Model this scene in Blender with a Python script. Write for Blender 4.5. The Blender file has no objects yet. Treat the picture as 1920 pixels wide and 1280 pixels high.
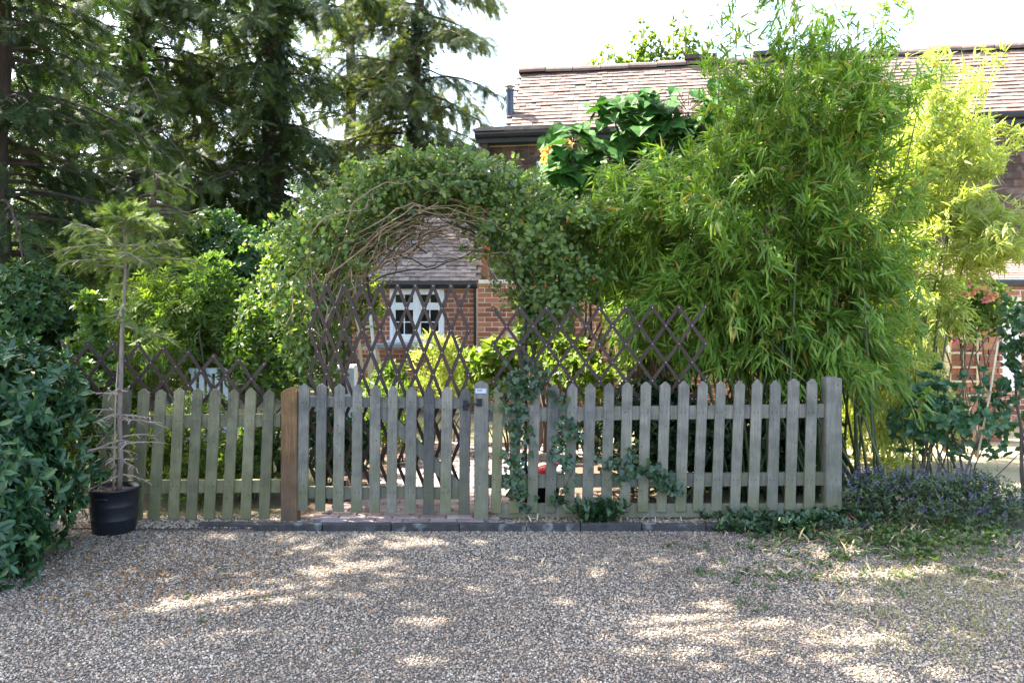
import bpy, bmesh, math, random
import numpy as np
from mathutils import Matrix, Vector
random.seed(7); rng = np.random.default_rng(7)
scene = bpy.context.scene
COL = scene.collection

# ------------------------------------------------------------------ camera, sky, sun, exposure
F, HZ, CH = 1493.0, 590.0, 1.53          # focal length and horizon in photo pixels, eye height
cam_d = bpy.data.cameras.new('camera'); cam = bpy.data.objects.new('camera', cam_d); COL.objects.link(cam)
cam.location = (0, 0, CH); cam.rotation_euler = (math.radians(90), 0, 0)
cam_d.sensor_width = 36; cam_d.lens = F / 1920 * 36; cam_d.shift_y = -(640 - HZ) / 1920
cam_d.clip_start = 0.05; cam_d.clip_end = 2000
scene.camera = cam
SUN_EL, SUN_AZ = math.radians(55), math.radians(151)     # azimuth measured from +X, counter-clockwise
SUN = Vector((math.cos(SUN_EL) * math.cos(SUN_AZ), math.cos(SUN_EL) * math.sin(SUN_AZ), math.sin(SUN_EL)))
world = bpy.data.worlds.new('World'); scene.world = world; world.use_nodes = True
wn = world.node_tree.nodes; wl = world.node_tree.links
bg = wn['Background']; sky = wn.new('ShaderNodeTexSky'); sky.sky_type = 'NISHITA'; sky.sun_disc = False
sky.sun_elevation = SUN_EL; sky.sun_rotation = math.atan2(SUN.x, SUN.y)
sky.air_density = 1.0; sky.dust_density = 4.0; sky.ozone_density = 1.0
wl.new(sky.outputs[0], bg.inputs[0]); bg.inputs[1].default_value = 0.15
sun_d = bpy.data.lights.new('sun', 'SUN'); sun = bpy.data.objects.new('sun', sun_d); COL.objects.link(sun)
sun_d.energy = 4.6; sun_d.angle = math.radians(0.53); sun_d.color = (1.0, 0.93, 0.82)
sun.rotation_euler = SUN.to_track_quat('Z', 'Y').to_euler()
vs = scene.view_settings
scene.display_settings.display_device = 'sRGB'
vs.view_transform = 'Standard'; vs.look = 'None'; vs.exposure = 2.95; vs.gamma = 1.0; vs.use_curve_mapping = False
cy = scene.cycles
cy.use_denoising = True; cy.max_bounces = 6; cy.diffuse_bounces = 3; cy.glossy_bounces = 2
cy.transmission_bounces = 4; cy.transparent_max_bounces = 6; cy.sample_clamp_indirect = 6

def P(px, py, Y):
    return Vector(((px - 960) * Y / F, Y, CH + (HZ - py) * Y / F))
def gy(py, z=0.0):                       # distance at which a point of height z shows at photo row py
    return F * (CH - z) / (py - HZ)

# ------------------------------------------------------------------ object helpers
def link(o, parent=None):
    COL.objects.link(o)
    if parent is not None:
        o.parent = parent; o.matrix_parent_inverse = Matrix.Translation(-root_loc(parent))
    return o
def root_loc(o):
    v = Vector((0, 0, 0))
    while o is not None:
        if o.type == 'EMPTY': v += o.location
        o = None
    return v
def tag(o, label=None, cat=None, group=None, kind=None):
    if label: o['label'] = label
    if cat: o['category'] = cat
    if group: o['group'] = group
    if kind: o['kind'] = kind
    return o
def thing(name, label, cat, loc, group=None):
    o = bpy.data.objects.new(name, None); o.empty_display_size = 0.1; COL.objects.link(o); o.location = loc
    return tag(o, label, cat, group)
def me_from(name, v, f, m, smooth=False):
    me = bpy.data.meshes.new(name); me.from_pydata([tuple(p) for p in v], [], f); me.update()
    if m is not None: me.materials.append(m)
    if smooth: me.polygons.foreach_set('use_smooth', [True] * len(me.polygons))
    return me
def obj(name, me, parent=None, kind=None, mw=None):
    o = bpy.data.objects.new(name, me); link(o, parent)
    if mw is not None: o.matrix_basis = mw
    if kind: o['kind'] = kind
    return o
class MB:
    def __init__(s): s.v = []; s.f = []
    def add(s, v, f):
        n = len(s.v); s.v += [tuple(p) for p in v]; s.f += [tuple(i + n for i in q) for q in f]; return s
    def box(s, lo, hi, M=None, c=0.0):
        x0, y0, z0 = lo; x1, y1, z1 = hi
        v = [(x0,y0,z0),(x1,y0,z0),(x1,y1,z0),(x0,y1,z0),(x0,y0,z1),(x1,y0,z1),(x1,y1,z1),(x0,y1,z1)]
        if M is not None: v = [M @ Vector(p) for p in v]
        return s.add(v, [(0,3,2,1),(4,5,6,7),(0,1,5,4),(1,2,6,5),(2,3,7,6),(3,0,4,7)])
    def prism(s, pts, y0, y1):           # outline in (x, z), extruded along y; points counter-clockwise seen from the camera
        n = len(pts); v = [(x, y0, z) for x, z in pts] + [(x, y1, z) for x, z in pts]
        f = [tuple(range(n)), tuple(range(2*n-1, n-1, -1))] + [((i+1) % n, i, n+i, n+(i+1) % n) for i in range(n)]
        return s.add(v, f)
    def bar(s, a, b, w, t, up=(0,1,0)):  # rectangular bar from a to b: w across, t along 'up'
        a = Vector(a); b = Vector(b); d = (b-a).normalized(); u = Vector(up); u = (u - d*u.dot(d)).normalized(); r = d.cross(u)
        v = [p + r*(w/2*i) + u*(t/2*j) for p in (a, b) for i, j in ((-1,-1),(1,-1),(1,1),(-1,1))]
        return s.add(v, [(0,1,2,3),(7,6,5,4),(0,4,5,1),(1,5,6,2),(2,6,7,3),(3,7,4,0)])
    def tube(s, pts, rad, k=6, cap=True):
        pts = [Vector(p) for p in pts]; n = len(pts)
        if not hasattr(rad, '__len__'): rad = [rad]*n
        d0 = (pts[1]-pts[0]).normalized(); u = d0.orthogonal().normalized(); v = []
        for i, p in enumerate(pts):
            d = (pts[min(i+1, n-1)] - pts[max(i-1, 0)]).normalized(); u = u - d*u.dot(d)
            u = u.normalized() if u.length > 1e-6 else d.orthogonal().normalized(); w = d.cross(u)
            for j in range(k):
                a = 2*math.pi*j/k; v.append(p + (u*math.cos(a) + w*math.sin(a))*rad[i])
        f = [(i*k+j, i*k+(j+1) % k, (i+1)*k+(j+1) % k, (i+1)*k+j) for i in range(n-1) for j in range(k)]
        if cap: f += [tuple(range(k-1, -1, -1)), tuple(range((n-1)*k, n*k))]
        return s.add(v, f)
    def lathe(s, prof, c=(0,0,0), k=24):
        n = len(prof); v = [(c[0]+r*math.cos(2*math.pi*j/k), c[1]+r*math.sin(2*math.pi*j/k), c[2]+z) for r, z in prof for j in range(k)]
        return s.add(v, [(i*k+j, i*k+(j+1) % k, (i+1)*k+(j+1) % k, (i+1)*k+j) for i in range(n-1) for j in range(k)])
    def mesh(s, name, m, smooth=False): return me_from(name, s.v, s.f, m, smooth)
    def build(s, name, m, parent=None, kind=None, smooth=False): return obj(name, s.mesh(name, m, smooth), parent, kind)

# ------------------------------------------------------------------ materials
def mat(name):
    m = bpy.data.materials.new(name); m.use_nodes = True
    nt = m.node_tree; return m, nt, nt.nodes['Principled BSDF']
def N(nt, t, **k):
    n = nt.nodes.new(t)
    for a, b in k.items(): setattr(n, a, b)
    return n
def ramp(nt, fac, stops, interp='LINEAR'):
    r = N(nt, 'ShaderNodeValToRGB'); r.color_ramp.interpolation = interp; e = r.color_ramp.elements
    while len(e) < len(stops): e.new(0.5)
    for q, (p, c) in zip(e, stops): q.position = p; q.color = (*c, 1)
    nt.links.new(fac, r.inputs[0]); return r.outputs[0]
def noise(nt, scale, detail=4, vec=None, rough=0.6):
    n = N(nt, 'ShaderNodeTexNoise'); n.inputs['Scale'].default_value = scale; n.inputs['Detail'].default_value = detail; n.inputs['Roughness'].default_value = rough
    if vec is not None: nt.links.new(vec, n.inputs['Vector'])
    return n.outputs['Fac']
def coords(nt, scale=(1,1,1), kind='Object'):
    t = N(nt, 'ShaderNodeTexCoord'); mp = N(nt, 'ShaderNodeMapping'); mp.inputs['Scale'].default_value = scale
    nt.links.new(t.outputs[kind], mp.inputs['Vector']); return mp.outputs[0]
def mixc(nt, fac, a, b, mode='MIX'):
    m = N(nt, 'ShaderNodeMix', data_type='RGBA', blend_type=mode)
    for s, v in ((m.inputs[0], fac), (m.inputs[6], a), (m.inputs[7], b)):
        if hasattr(v, 'is_linked'): nt.links.new(v, s)
        elif isinstance(v, (int, float)): s.default_value = v
        else: s.default_value = (*v, 1)
    return m.outputs[2]
def bump(nt, bs, h, strength, dist):
    b = N(nt, 'ShaderNodeBump'); b.inputs['Strength'].default_value = strength; b.inputs['Distance'].default_value = dist
    nt.links.new(h, b.inputs['Height']); nt.links.new(b.outputs[0], bs.inputs['Normal'])

def leaf_mat(name, stops, trans=0.4, rough=0.45, spec=0.35, tmul=(1.25, 1.35, 0.5)):
    m, nt, bs = mat(name)
    g = N(nt, 'ShaderNodeNewGeometry')
    base = ramp(nt, g.outputs['Random Per Island'], stops)
    nz = noise(nt, 1.3, 2, coords(nt))
    base = mixc(nt, ramp(nt, nz, [(0.3, (0,0,0)), (0.7, (0.35,)*3)]), base, mixc(nt, 1.0, base, (1.35, 1.25, 0.7), 'MULTIPLY'))
    nt.links.new(base, bs.inputs['Base Color']); bs.inputs['Roughness'].default_value = rough
    bs.inputs['Specular IOR Level'].default_value = spec
    t = N(nt, 'ShaderNodeBsdfTranslucent'); nt.links.new(mixc(nt, 1.0, base, tmul, 'MULTIPLY'), t.inputs[0])
    mx = N(nt, 'ShaderNodeMixShader'); mx.inputs[0].default_value = trans
    nt.links.new(bs.outputs[0], mx.inputs[1]); nt.links.new(t.outputs[0], mx.inputs[2])
    nt.links.new(mx.outputs[0], nt.nodes['Material Output'].inputs[0]); return m
def simple(name, c, rough=0.6, var=0.25, scale=12, bumpd=0.0, metal=0.0, objvar=0.0, stretch=(1,1,1), spec=0.4):
    m, nt, bs = mat(name); v = coords(nt, stretch); n = noise(nt, scale, 6, v)
    col = ramp(nt, n, [(0.25, tuple(x*(1-var) for x in c)), (0.75, tuple(min(1, x*(1+var)) for x in c))])
    if objvar:
        oi = N(nt, 'ShaderNodeObjectInfo')
        col = mixc(nt, 1.0, col, ramp(nt, oi.outputs['Random'], [(0, (1-objvar,)*3), (1, (1+objvar, 1+objvar*0.9, 1+objvar*0.8))]), 'MULTIPLY')
    nt.links.new(col, bs.inputs['Base Color']); bs.inputs['Roughness'].default_value = rough; bs.inputs['Metallic'].default_value = metal
    bs.inputs['Specular IOR Level'].default_value = spec
    if bumpd: bump(nt, bs, n, 0.6, bumpd)
    return m
def wood(name, c1, c2, algae=None, spots=True):
    m, nt, bs = mat(name)
    oi = N(nt, 'ShaderNodeObjectInfo'); t = N(nt, 'ShaderNodeTexCoord')
    add = N(nt, 'ShaderNodeVectorMath', operation='ADD'); sc = N(nt, 'ShaderNodeVectorMath', operation='SCALE')
    cb = N(nt, 'ShaderNodeCombineXYZ'); nt.links.new(oi.outputs['Random'], cb.inputs[0]); nt.links.new(oi.outputs['Random'], cb.inputs[2])
    sc.inputs['Scale'].default_value = 37; nt.links.new(cb.outputs[0], sc.inputs[0])
    nt.links.new(t.outputs['Object'], add.inputs[0]); nt.links.new(sc.outputs[0], add.inputs[1])
    mp = N(nt, 'ShaderNodeMapping'); mp.inputs['Scale'].default_value = (1, 1, 0.06); nt.links.new(add.outputs[0], mp.inputs[0])
    gr = noise(nt, 90, 6, mp.outputs[0]); mott = noise(nt, 7, 5, add.outputs[0])
    col = ramp(nt, gr, [(0.3, c1), (0.7, c2)])
    col = mixc(nt, 1.0, col, ramp(nt, oi.outputs['Random'], [(0, (0.66, 0.67, 0.70)), (0.5, (1.0, 1.0, 0.97)), (1, (1.2, 1.17, 1.08))]), 'MULTIPLY')
    col = mixc(nt, 1.0, col, ramp(nt, mott, [(0.3, (0.58, 0.60, 0.60)), (0.65, (1.12, 1.10, 1.06))]), 'MULTIPLY')
    if algae:
        sx = N(nt, 'ShaderNodeSeparateXYZ'); nt.links.new(t.outputs['Object'], sx.inputs[0])
        mr = N(nt, 'ShaderNodeMapRange'); mr.inputs[1].default_value = 0.75; mr.inputs[2].default_value = 0.0
        nt.links.new(sx.outputs[2], mr.inputs[0])
        ml = N(nt, 'ShaderNodeMath', operation='MULTIPLY'); nt.links.new(mr.outputs[0], ml.inputs[0])
        nt.links.new(ramp(nt, noise(nt, 5, 5, add.outputs[0]), [(0.35, (0.15,)*3), (0.65, (1,)*3)]), ml.inputs[1])
        col = mixc(nt, ml.outputs[0], col, algae)
    if spots:
        vo = N(nt, 'ShaderNodeTexVoronoi'); vo.inputs['Scale'].default_value = 16; nt.links.new(add.outputs[0], vo.inputs['Vector'])
        col = mixc(nt, ramp(nt, vo.outputs['Distance'], [(0.07, (0.75,)*3), (0.13, (0,)*3)]), col, (0.05, 0.045, 0.04))
    nt.links.new(col, bs.inputs['Base Color']); bs.inputs['Roughness'].default_value = 0.8; bs.inputs['Specular IOR Level'].default_value = 0.2
    bump(nt, bs, gr, 0.5, 0.002); return m

M = {}
M['picket'] = wood('weathered_picket_wood', (0.125, 0.118, 0.102), (0.218, 0.207, 0.184), (0.128, 0.128, 0.06))
M['picket_green'] = wood('mossy_picket_wood', (0.14, 0.13, 0.078), (0.225, 0.21, 0.135), (0.14, 0.135, 0.055))
M['picket_dark'] = wood('dark_weathered_wood', (0.075, 0.07, 0.068), (0.14, 0.132, 0.128), (0.095, 0.095, 0.05))
M['oak'] = wood('new_brown_wood', (0.12, 0.065, 0.03), (0.22, 0.13, 0.062), (0.09, 0.065, 0.05))
M['trellis'] = simple('brown_trellis_plastic', (0.034, 0.017, 0.013), 0.55, 0.2, 20, objvar=0.25)
M['rivet'] = simple('pale_rivet_metal', (0.55, 0.52, 0.5), 0.3, 0.1, metal=0.6)
M['iron'] = simple('dark_iron', (0.03, 0.03, 0.035), 0.45, 0.3, 40, metal=0.7)
M['plate'] = simple('grey_plate', (0.42, 0.47, 0.55), 0.35, 0.15, 60, metal=0.2)
M['ink'] = simple('dark_lettering', (0.06, 0.08, 0.13), 0.6)
M['bark'] = simple('grey_brown_bark', (0.11, 0.085, 0.065), 0.9, 0.5, 18, 0.02, stretch=(1,1,0.25))
M['bark_dark'] = simple('dark_conifer_bark', (0.06, 0.045, 0.036), 0.9, 0.5, 14, 0.03, stretch=(1,1,0.25))
M['bark_pale'] = simple('pale_twig_bark', (0.30, 0.23, 0.18), 0.85, 0.35, 40, 0.002, stretch=(1,1,0.3))
M['bark_sap'] = simple('grey_sapling_bark', (0.19, 0.15, 0.12), 0.85, 0.4, 40, 0.003, stretch=(1,1,0.3))
M['vine'] = simple('tan_vine_bark', (0.24, 0.17, 0.11), 0.85, 0.5, 20, 0.003, stretch=(1,1,0.3))
M['culm'] = simple('green_bamboo_culm', (0.055, 0.075, 0.025), 0.5, 0.45, 6)
M['pot'] = simple('black_pot_plastic', (0.014, 0.015, 0.019), 0.42, 0.25, 30)
M['soil'] = simple('brown_compost', (0.10, 0.065, 0.045), 0.95, 0.5, 60, 0.01)
M['white'] = simple('white_window_paint', (0.78, 0.80, 0.82), 0.4, 0.05, 10)
M['white_dull'] = simple('dull_white_paint', (0.68, 0.70, 0.70), 0.6, 0.15, 10)
M['gutter'] = simple('black_gutter', (0.016, 0.017, 0.021), 0.4, 0.3, 10)
M['flue'] = simple('blue_grey_flue_metal', (0.055, 0.065, 0.095), 0.38, 0.25, 8, metal=0.3)
M['steel'] = simple('dull_steel', (0.35, 0.33, 0.30), 0.4, 0.2, metal=0.6)
M['cane'] = simple('pale_timber', (0.52, 0.42, 0.28), 0.75, 0.25, 30, stretch=(1,1,0.1))
M['slate'] = simple('grey_slate_top', (0.20, 0.24, 0.28), 0.5, 0.2, 10)
M['cream'] = simple('cream_paint', (0.62, 0.56, 0.38), 0.6, 0.08, 6)
M['red'] = simple('red_plastic', (0.65, 0.04, 0.05), 0.4, 0.1)
M['turq'] = simple('turquoise_plastic', (0.05, 0.5, 0.55), 0.4, 0.1)
M['kerb'] = None
def tile_mat(name, c1, c2, c3, lich=0.5, lc=(0.55, 0.52, 0.46)):
    m, nt, bs = mat(name); oi = N(nt, 'ShaderNodeObjectInfo'); g = N(nt, 'ShaderNodeNewGeometry')
    md = N(nt, 'ShaderNodeMath', operation='ADD'); nt.links.new(oi.outputs['Random'], md.inputs[0]); nt.links.new(g.outputs['Random Per Island'], md.inputs[1])
    fr = N(nt, 'ShaderNodeMath', operation='FRACT'); nt.links.new(md.outputs[0], fr.inputs[0])
    col = ramp(nt, fr.outputs[0], [(0, c1), (0.5, c2), (1, c3)])
    ge = coords(nt, kind='Object') if False else None
    n1 = noise(nt, 9, 6, g.outputs['Position']); n2 = noise(nt, 45, 4, g.outputs['Position'])
    col = mixc(nt, ramp(nt, n1, [(0.48, (0,)*3), (0.68, (lich,)*3)]), col, lc)
    col = mixc(nt, ramp(nt, n2, [(0.3, (0.35,)*3), (0.6, (0,)*3)]), col, mixc(nt, 1.0, col, (0.5, 0.5, 0.5), 'MULTIPLY'))
    nt.links.new(col, bs.inputs['Base Color']); bs.inputs['Roughness'].default_value = 0.85; bs.inputs['Specular IOR Level'].default_value = 0.25
    bump(nt, bs, n2, 0.5, 0.004); return m
M['tile'] = tile_mat('pinkish_clay_roof_tile', (0.115, 0.078, 0.067), (0.132, 0.092, 0.078), (0.15, 0.108, 0.092), 0.4, (0.22, 0.19, 0.16))
M['tile_grey'] = tile_mat('grey_brown_roof_tile', (0.10, 0.085, 0.08), (0.16, 0.135, 0.125), (0.22, 0.185, 0.165), 0.45, (0.34, 0.31, 0.27))
M['tile_hung'] = tile_mat('dark_brown_wall_tile', (0.06, 0.04, 0.034), (0.09, 0.056, 0.047), (0.15, 0.09, 0.062), 0.12)
M['brick'] = tile_mat('orange_red_brick', (0.21, 0.075, 0.045), (0.33, 0.12, 0.062), (0.41, 0.18, 0.10), 0.15, (0.45, 0.35, 0.28))
M['mortar'] = simple('pale_mortar', (0.62, 0.55, 0.47), 0.95, 0.15, 30, 0.004)
M['paver'] = tile_mat('reddish_grey_paver', (0.17, 0.125, 0.115), (0.25, 0.18, 0.16), (0.30, 0.25, 0.235), 0.25, (0.36, 0.36, 0.34))
def kerb_mat():
    m, nt, bs = mat('dark_slate_kerb'); g = N(nt, 'ShaderNodeNewGeometry'); n1 = noise(nt, 14, 6, g.outputs['Position'])
    col = ramp(nt, n1, [(0.3, (0.016, 0.015, 0.015)), (0.7, (0.05, 0.046, 0.044))])
    vo = N(nt, 'ShaderNodeTexVoronoi'); vo.inputs['Scale'].default_value = 9; nt.links.new(g.outputs['Position'], vo.inputs['Vector'])
    n2 = noise(nt, 5, 3, g.outputs['Position'])
    sp = N(nt, 'ShaderNodeMath', operation='MULTIPLY'); nt.links.new(ramp(nt, vo.outputs['Distance'], [(0.26, (1,)*3), (0.40, (0,)*3)]), sp.inputs[0])
    nt.links.new(ramp(nt, n2, [(0.46, (0,)*3), (0.56, (0.75,)*3)]), sp.inputs[1])
    col = mixc(nt, sp.outputs[0], col, (0.19, 0.20, 0.19))
    nt.links.new(col, bs.inputs['Base Color']); bs.inputs['Roughness'].default_value = 0.75; bump(nt, bs, n1, 0.6, 0.006); return m
M['kerb'] = kerb_mat()
def glass_mat():
    m, nt, bs = mat('dark_window_glass'); bs.inputs['Base Color'].default_value = (0.012, 0.014, 0.015, 1)
    bs.inputs['Roughness'].default_value = 0.06; bs.inputs['Specular IOR Level'].default_value = 0.6; return m
M['glass'] = glass_mat()
def ground_mat():
    m, nt, bs = mat('garden_soil_and_grass'); g = N(nt, 'ShaderNodeNewGeometry')
    n1 = noise(nt, 1.2, 6, g.outputs['Position']); n2 = noise(nt, 40, 5, g.outputs['Position'])
    col = mixc(nt, ramp(nt, n1, [(0.4, (0,)*3), (0.6, (1,)*3)]), (0.10, 0.075, 0.05), (0.13, 0.14, 0.05))
    col = mixc(nt, 1.0, col, ramp(nt, n2, [(0.25, (0.5,)*3), (0.75, (1.4,)*3)]), 'MULTIPLY')
    nt.links.new(col, bs.inputs['Base Color']); bs.inputs['Roughness'].default_value = 0.95; bump(nt, bs, n2, 0.8, 0.02); return m
def lawn_mat():
    m, nt, bs = mat('dry_pale_lawn'); g = N(nt, 'ShaderNodeNewGeometry')
    n1 = noise(nt, 3, 6, g.outputs['Position']); n2 = noise(nt, 60, 5, g.outputs['Position'])
    col = mixc(nt, ramp(nt, n1, [(0.35, (0,)*3), (0.65, (1,)*3)]), (0.26, 0.24, 0.11), (0.38, 0.30, 0.18))
    col = mixc(nt, 1.0, col, ramp(nt, n2, [(0.25, (0.6,)*3), (0.75, (1.3,)*3)]), 'MULTIPLY')
    nt.links.new(col, bs.inputs['Base Color']); bs.inputs['Roughness'].default_value = 0.95; bump(nt, bs, n2, 0.8, 0.02); return m
def bed_mat():
    m, nt, bs = mat('gravel_bed'); g = N(nt, 'ShaderNodeNewGeometry')
    vo = N(nt, 'ShaderNodeTexVoronoi'); vo.inputs['Scale'].default_value = 75; nt.links.new(g.outputs['Position'], vo.inputs['Vector'])
    sx = N(nt, 'ShaderNodeSeparateColor'); nt.links.new(vo.outputs['Color'], sx.inputs[0])
    col = ramp(nt, sx.outputs[0], [(0, (0.035, 0.03, 0.025)), (0.5, (0.075, 0.066, 0.055)), (1, (0.14, 0.125, 0.105))])
    col = mixc(nt, ramp(nt, noise(nt, 1.1, 4, g.outputs['Position']), [(0.45, (0,)*3), (0.65, (0.6,)*3)]), col, (0.12, 0.10, 0.075))
    nt.links.new(col, bs.inputs['Base Color']); bs.inputs['Roughness'].default_value = 0.95
    bump(nt, bs, vo.outputs['Distance'], 1.0, 0.012); return m
def pebble_mat():
    m, nt, bs = mat('flint_gravel'); oi = N(nt, 'ShaderNodeObjectInfo')
    col = ramp(nt, oi.outputs['Random'], [(0, (0.06, 0.052, 0.045)), (0.22, (0.18, 0.153, 0.124)), (0.5, (0.33, 0.28, 0.22)),
              (0.68, (0.31, 0.24, 0.17)), (0.8, (0.24, 0.145, 0.085)), (0.88, (0.43, 0.365, 0.28)), (1, (0.49, 0.44, 0.365))])
    g = N(nt, 'ShaderNodeNewGeometry'); n = noise(nt, .7, 5, g.outputs['Position'])
    col = mixc(nt, 1.0, col, ramp(nt, n, [(0.34, (0.70, 0.66, 0.62)), (0.66, (1.15, 1.13, 1.1))]), 'MULTIPLY')
    nt.links.new(col, bs.inputs['Base Color']); bs.inputs['Roughness'].default_value = 0.6; bs.inputs['Specular IOR Level'].default_value = 0.4; return m

# leaf colours
G = lambda *s: [(i/(len(s)-1), c) for i, c in enumerate(s)]
M['l_bamboo'] = leaf_mat('bamboo_leaf', [(0, (0.085, 0.17, 0.026)), (0.45, (0.135, 0.24, 0.038)), (0.8, (0.19, 0.295, 0.052)), (0.955, (0.25, 0.30, 0.065)), (0.975, (0.34, 0.25, 0.06)), (1, (0.34, 0.19, 0.06))], 0.42)
M['l_bamboo_sunlit'] = leaf_mat('sunlit_bamboo_leaf', G((0.26, 0.32, 0.08), (0.33, 0.38, 0.12), (0.40, 0.42, 0.18)), 0.5)  # bamboo leaf made paler: strong sunlight is put into its colour
M['l_rose'] = leaf_mat('climbing_rose_leaf', [(0, (0.07, 0.135, 0.05)), (0.5, (0.115, 0.185, 0.06)), (0.9, (0.18, 0.24, 0.07)), (1, (0.27, 0.25, 0.07))], 0.45, 0.38, 0.45)
M['l_choisya'] = leaf_mat('glossy_evergreen_leaf', [(0, (0.018, 0.056, 0.026)), (0.45, (0.030, 0.086, 0.034)), (0.85, (0.055, 0.125, 0.042)), (0.95, (0.09, 0.16, 0.05)), (1, (0.17, 0.19, 0.05))], 0.22, 0.36, 0.5)
M['l_conifer'] = leaf_mat('dark_conifer_spray', G((0.03, 0.055, 0.022), (0.055, 0.085, 0.028), (0.09, 0.12, 0.038)), 0.35, 0.55, 0.25)
M['l_conifer_lt'] = leaf_mat('olive_conifer_spray', G((0.055, 0.08, 0.03), (0.09, 0.115, 0.042), (0.135, 0.15, 0.06)), 0.4, 0.55, 0.25)
M['l_yew'] = leaf_mat('yew_spray', G((0.014, 0.034, 0.012), (0.028, 0.055, 0.017), (0.05, 0.085, 0.022)), 0.25, 0.55, 0.25)
M['l_spruce'] = leaf_mat('spruce_needles', G((0.07, 0.12, 0.03), (0.12, 0.18, 0.045), (0.18, 0.22, 0.07)), 0.35, 0.6, 0.2)
M['l_ivy'] = leaf_mat('ivy_leaf', G((0.016, 0.042, 0.02), (0.03, 0.07, 0.03), (0.06, 0.11, 0.04)), 0.2, 0.35, 0.5)
M['l_shrub'] = leaf_mat('mid_green_shrub_leaf', G((0.05, 0.10, 0.025), (0.085, 0.15, 0.03), (0.13, 0.20, 0.045)), 0.45)
M['l_lime'] = leaf_mat('lime_green_leaf', G((0.09, 0.15, 0.028), (0.135, 0.205, 0.04), (0.19, 0.245, 0.06)), 0.5)
M['l_dark'] = leaf_mat('dark_green_shrub_leaf', G((0.02, 0.055, 0.02), (0.035, 0.085, 0.025), (0.06, 0.125, 0.03)), 0.3)
M['l_shade_thicket'] = leaf_mat('shade_painted_undergrowth_leaf', G((0.012, 0.026, 0.012), (0.02, 0.042, 0.016), (0.035, 0.065, 0.02)), 0.15, 0.5, 0.25)  # the bamboo's deep shade is painted into this near-black leaf colour
M['l_big'] = leaf_mat('large_heart_leaf', G((0.02, 0.07, 0.016), (0.032, 0.10, 0.02), (0.05, 0.13, 0.025)), 0.25, 0.6, 0.12)
M['l_bush'] = leaf_mat('blue_green_rose_leaf', G((0.03, 0.085, 0.05), (0.045, 0.115, 0.06), (0.08, 0.15, 0.06)), 0.25, 0.4, 0.4)
M['l_mint'] = leaf_mat('grey_green_small_leaf', G((0.05, 0.085, 0.045), (0.08, 0.12, 0.06), (0.11, 0.15, 0.07)), 0.25)
M['l_weed'] = leaf_mat('weed_leaf', G((0.045, 0.085, 0.025), (0.07, 0.12, 0.033), (0.12, 0.15, 0.05)), 0.3)
M['l_grass'] = leaf_mat('dry_grass_blade', G((0.12, 0.17, 0.045), (0.20, 0.21, 0.08), (0.34, 0.28, 0.14)), 0.35)
M['l_litter'] = leaf_mat('dead_leaf', G((0.22, 0.15, 0.09), (0.36, 0.28, 0.18), (0.48, 0.40, 0.29)), 0.15, 0.7, 0.2)
M['l_tan'] = leaf_mat('brown_fallen_leaf', G((0.10, 0.055, 0.03), (0.18, 0.10, 0.05), (0.28, 0.17, 0.09)), 0.15, 0.7, 0.2)
M['l_bronze'] = leaf_mat('peach_young_leaf', G((0.42, 0.24, 0.12), (0.50, 0.33, 0.20), (0.45, 0.36, 0.12)), 0.45)
M['l_purple'] = leaf_mat('violet_floret', G((0.09, 0.075, 0.19), (0.13, 0.105, 0.26), (0.19, 0.16, 0.34)), 0.3)
M['l_pink'] = leaf_mat('pink_petal', G((0.65, 0.22, 0.30), (0.72, 0.32, 0.38), (0.75, 0.42, 0.45)), 0.35, tmul=(1.1, 1.0, 1.0))
M['l_peach'] = leaf_mat('peach_petal', G((0.68, 0.36, 0.24), (0.74, 0.46, 0.32), (0.78, 0.55, 0.42)), 0.35, tmul=(1.1, 1.0, 1.0))
M['l_canopy'] = leaf_mat('canopy_leaf', G((0.04, 0.08, 0.02), (0.06, 0.11, 0.025), (0.09, 0.15, 0.03)), 0.3)
M['hip'] = simple('red_hip', (0.5, 0.03, 0.02), 0.35)

# ------------------------------------------------------------------ leaf templates: verts (along, across, up), faces
T = {}
T['rhomb'] = ([(0,0,0),(.45,-.5,.10),(1,0,0),(.45,.5,.10)], [(0,2,1),(0,3,2)])
T['oval'] = ([(0,0,0),(.25,-.40,.05),(.65,-.42,.04),(1,0,-.10),(.65,.42,.04),(.25,.40,.05),(.5,0,-.03)], [(0,6,2,1),(6,3,2),(0,5,4,6),(6,4,3)])
T['lance'] = ([(0,0,0),(.22,-.5,.01),(.6,-.36,-.03),(1,0,-.16),(.6,.36,-.03),(.22,.5,.01)], [(0,5,1),(1,5,4,2),(2,4,3)])
T['ivy'] = ([(0,0,0),(-.06,-.34,.02),(.25,-.52,.06),(.40,-.24,.0),(.68,-.34,.05),(1,0,-.04),(.68,.34,.05),(.40,.24,0),(.25,.52,.06),(-.06,.34,.02)], [(0,3,2,1),(0,5,4,3),(0,7,6,5),(0,9,8,7)])
T['heart'] = ([(0,0,0),(-.13,-.22,.02),(-.02,-.46,.06),(.30,-.53,.10),(.65,-.34,.06),(1.02,0,-.14),(.65,.34,.06),(.30,.53,.10),(-.02,.46,.06),(-.13,.22,.02),(.5,0,-.04)],
              [(0,10,3,2,1),(10,5,4,3),(0,9,8,7,10),(10,7,6,5)])
def feather(n, droop=.1, spread=.5, w=.10, thin=.02):
    v, f = [(0,-thin,0),(0,thin,0),(.95,0,-droop)], [(0,1,2)]
    for i in range(n):
        t = .06 + .88*i/n; l = spread*(1-.55*(t-.35)**2*2) * (1 if t < .7 else 1.7*(1-t)+.49)
        for s in (-1, 1):
            k = len(v); v += [(t, 0, -droop*t*t), (t+w, 0, -droop*(t+w)**2), (t+.17, s*l, -droop*t*t-.03)]; f.append((k, k+1, k+2) if s > 0 else (k+1, k, k+2))
    return v, f
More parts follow.
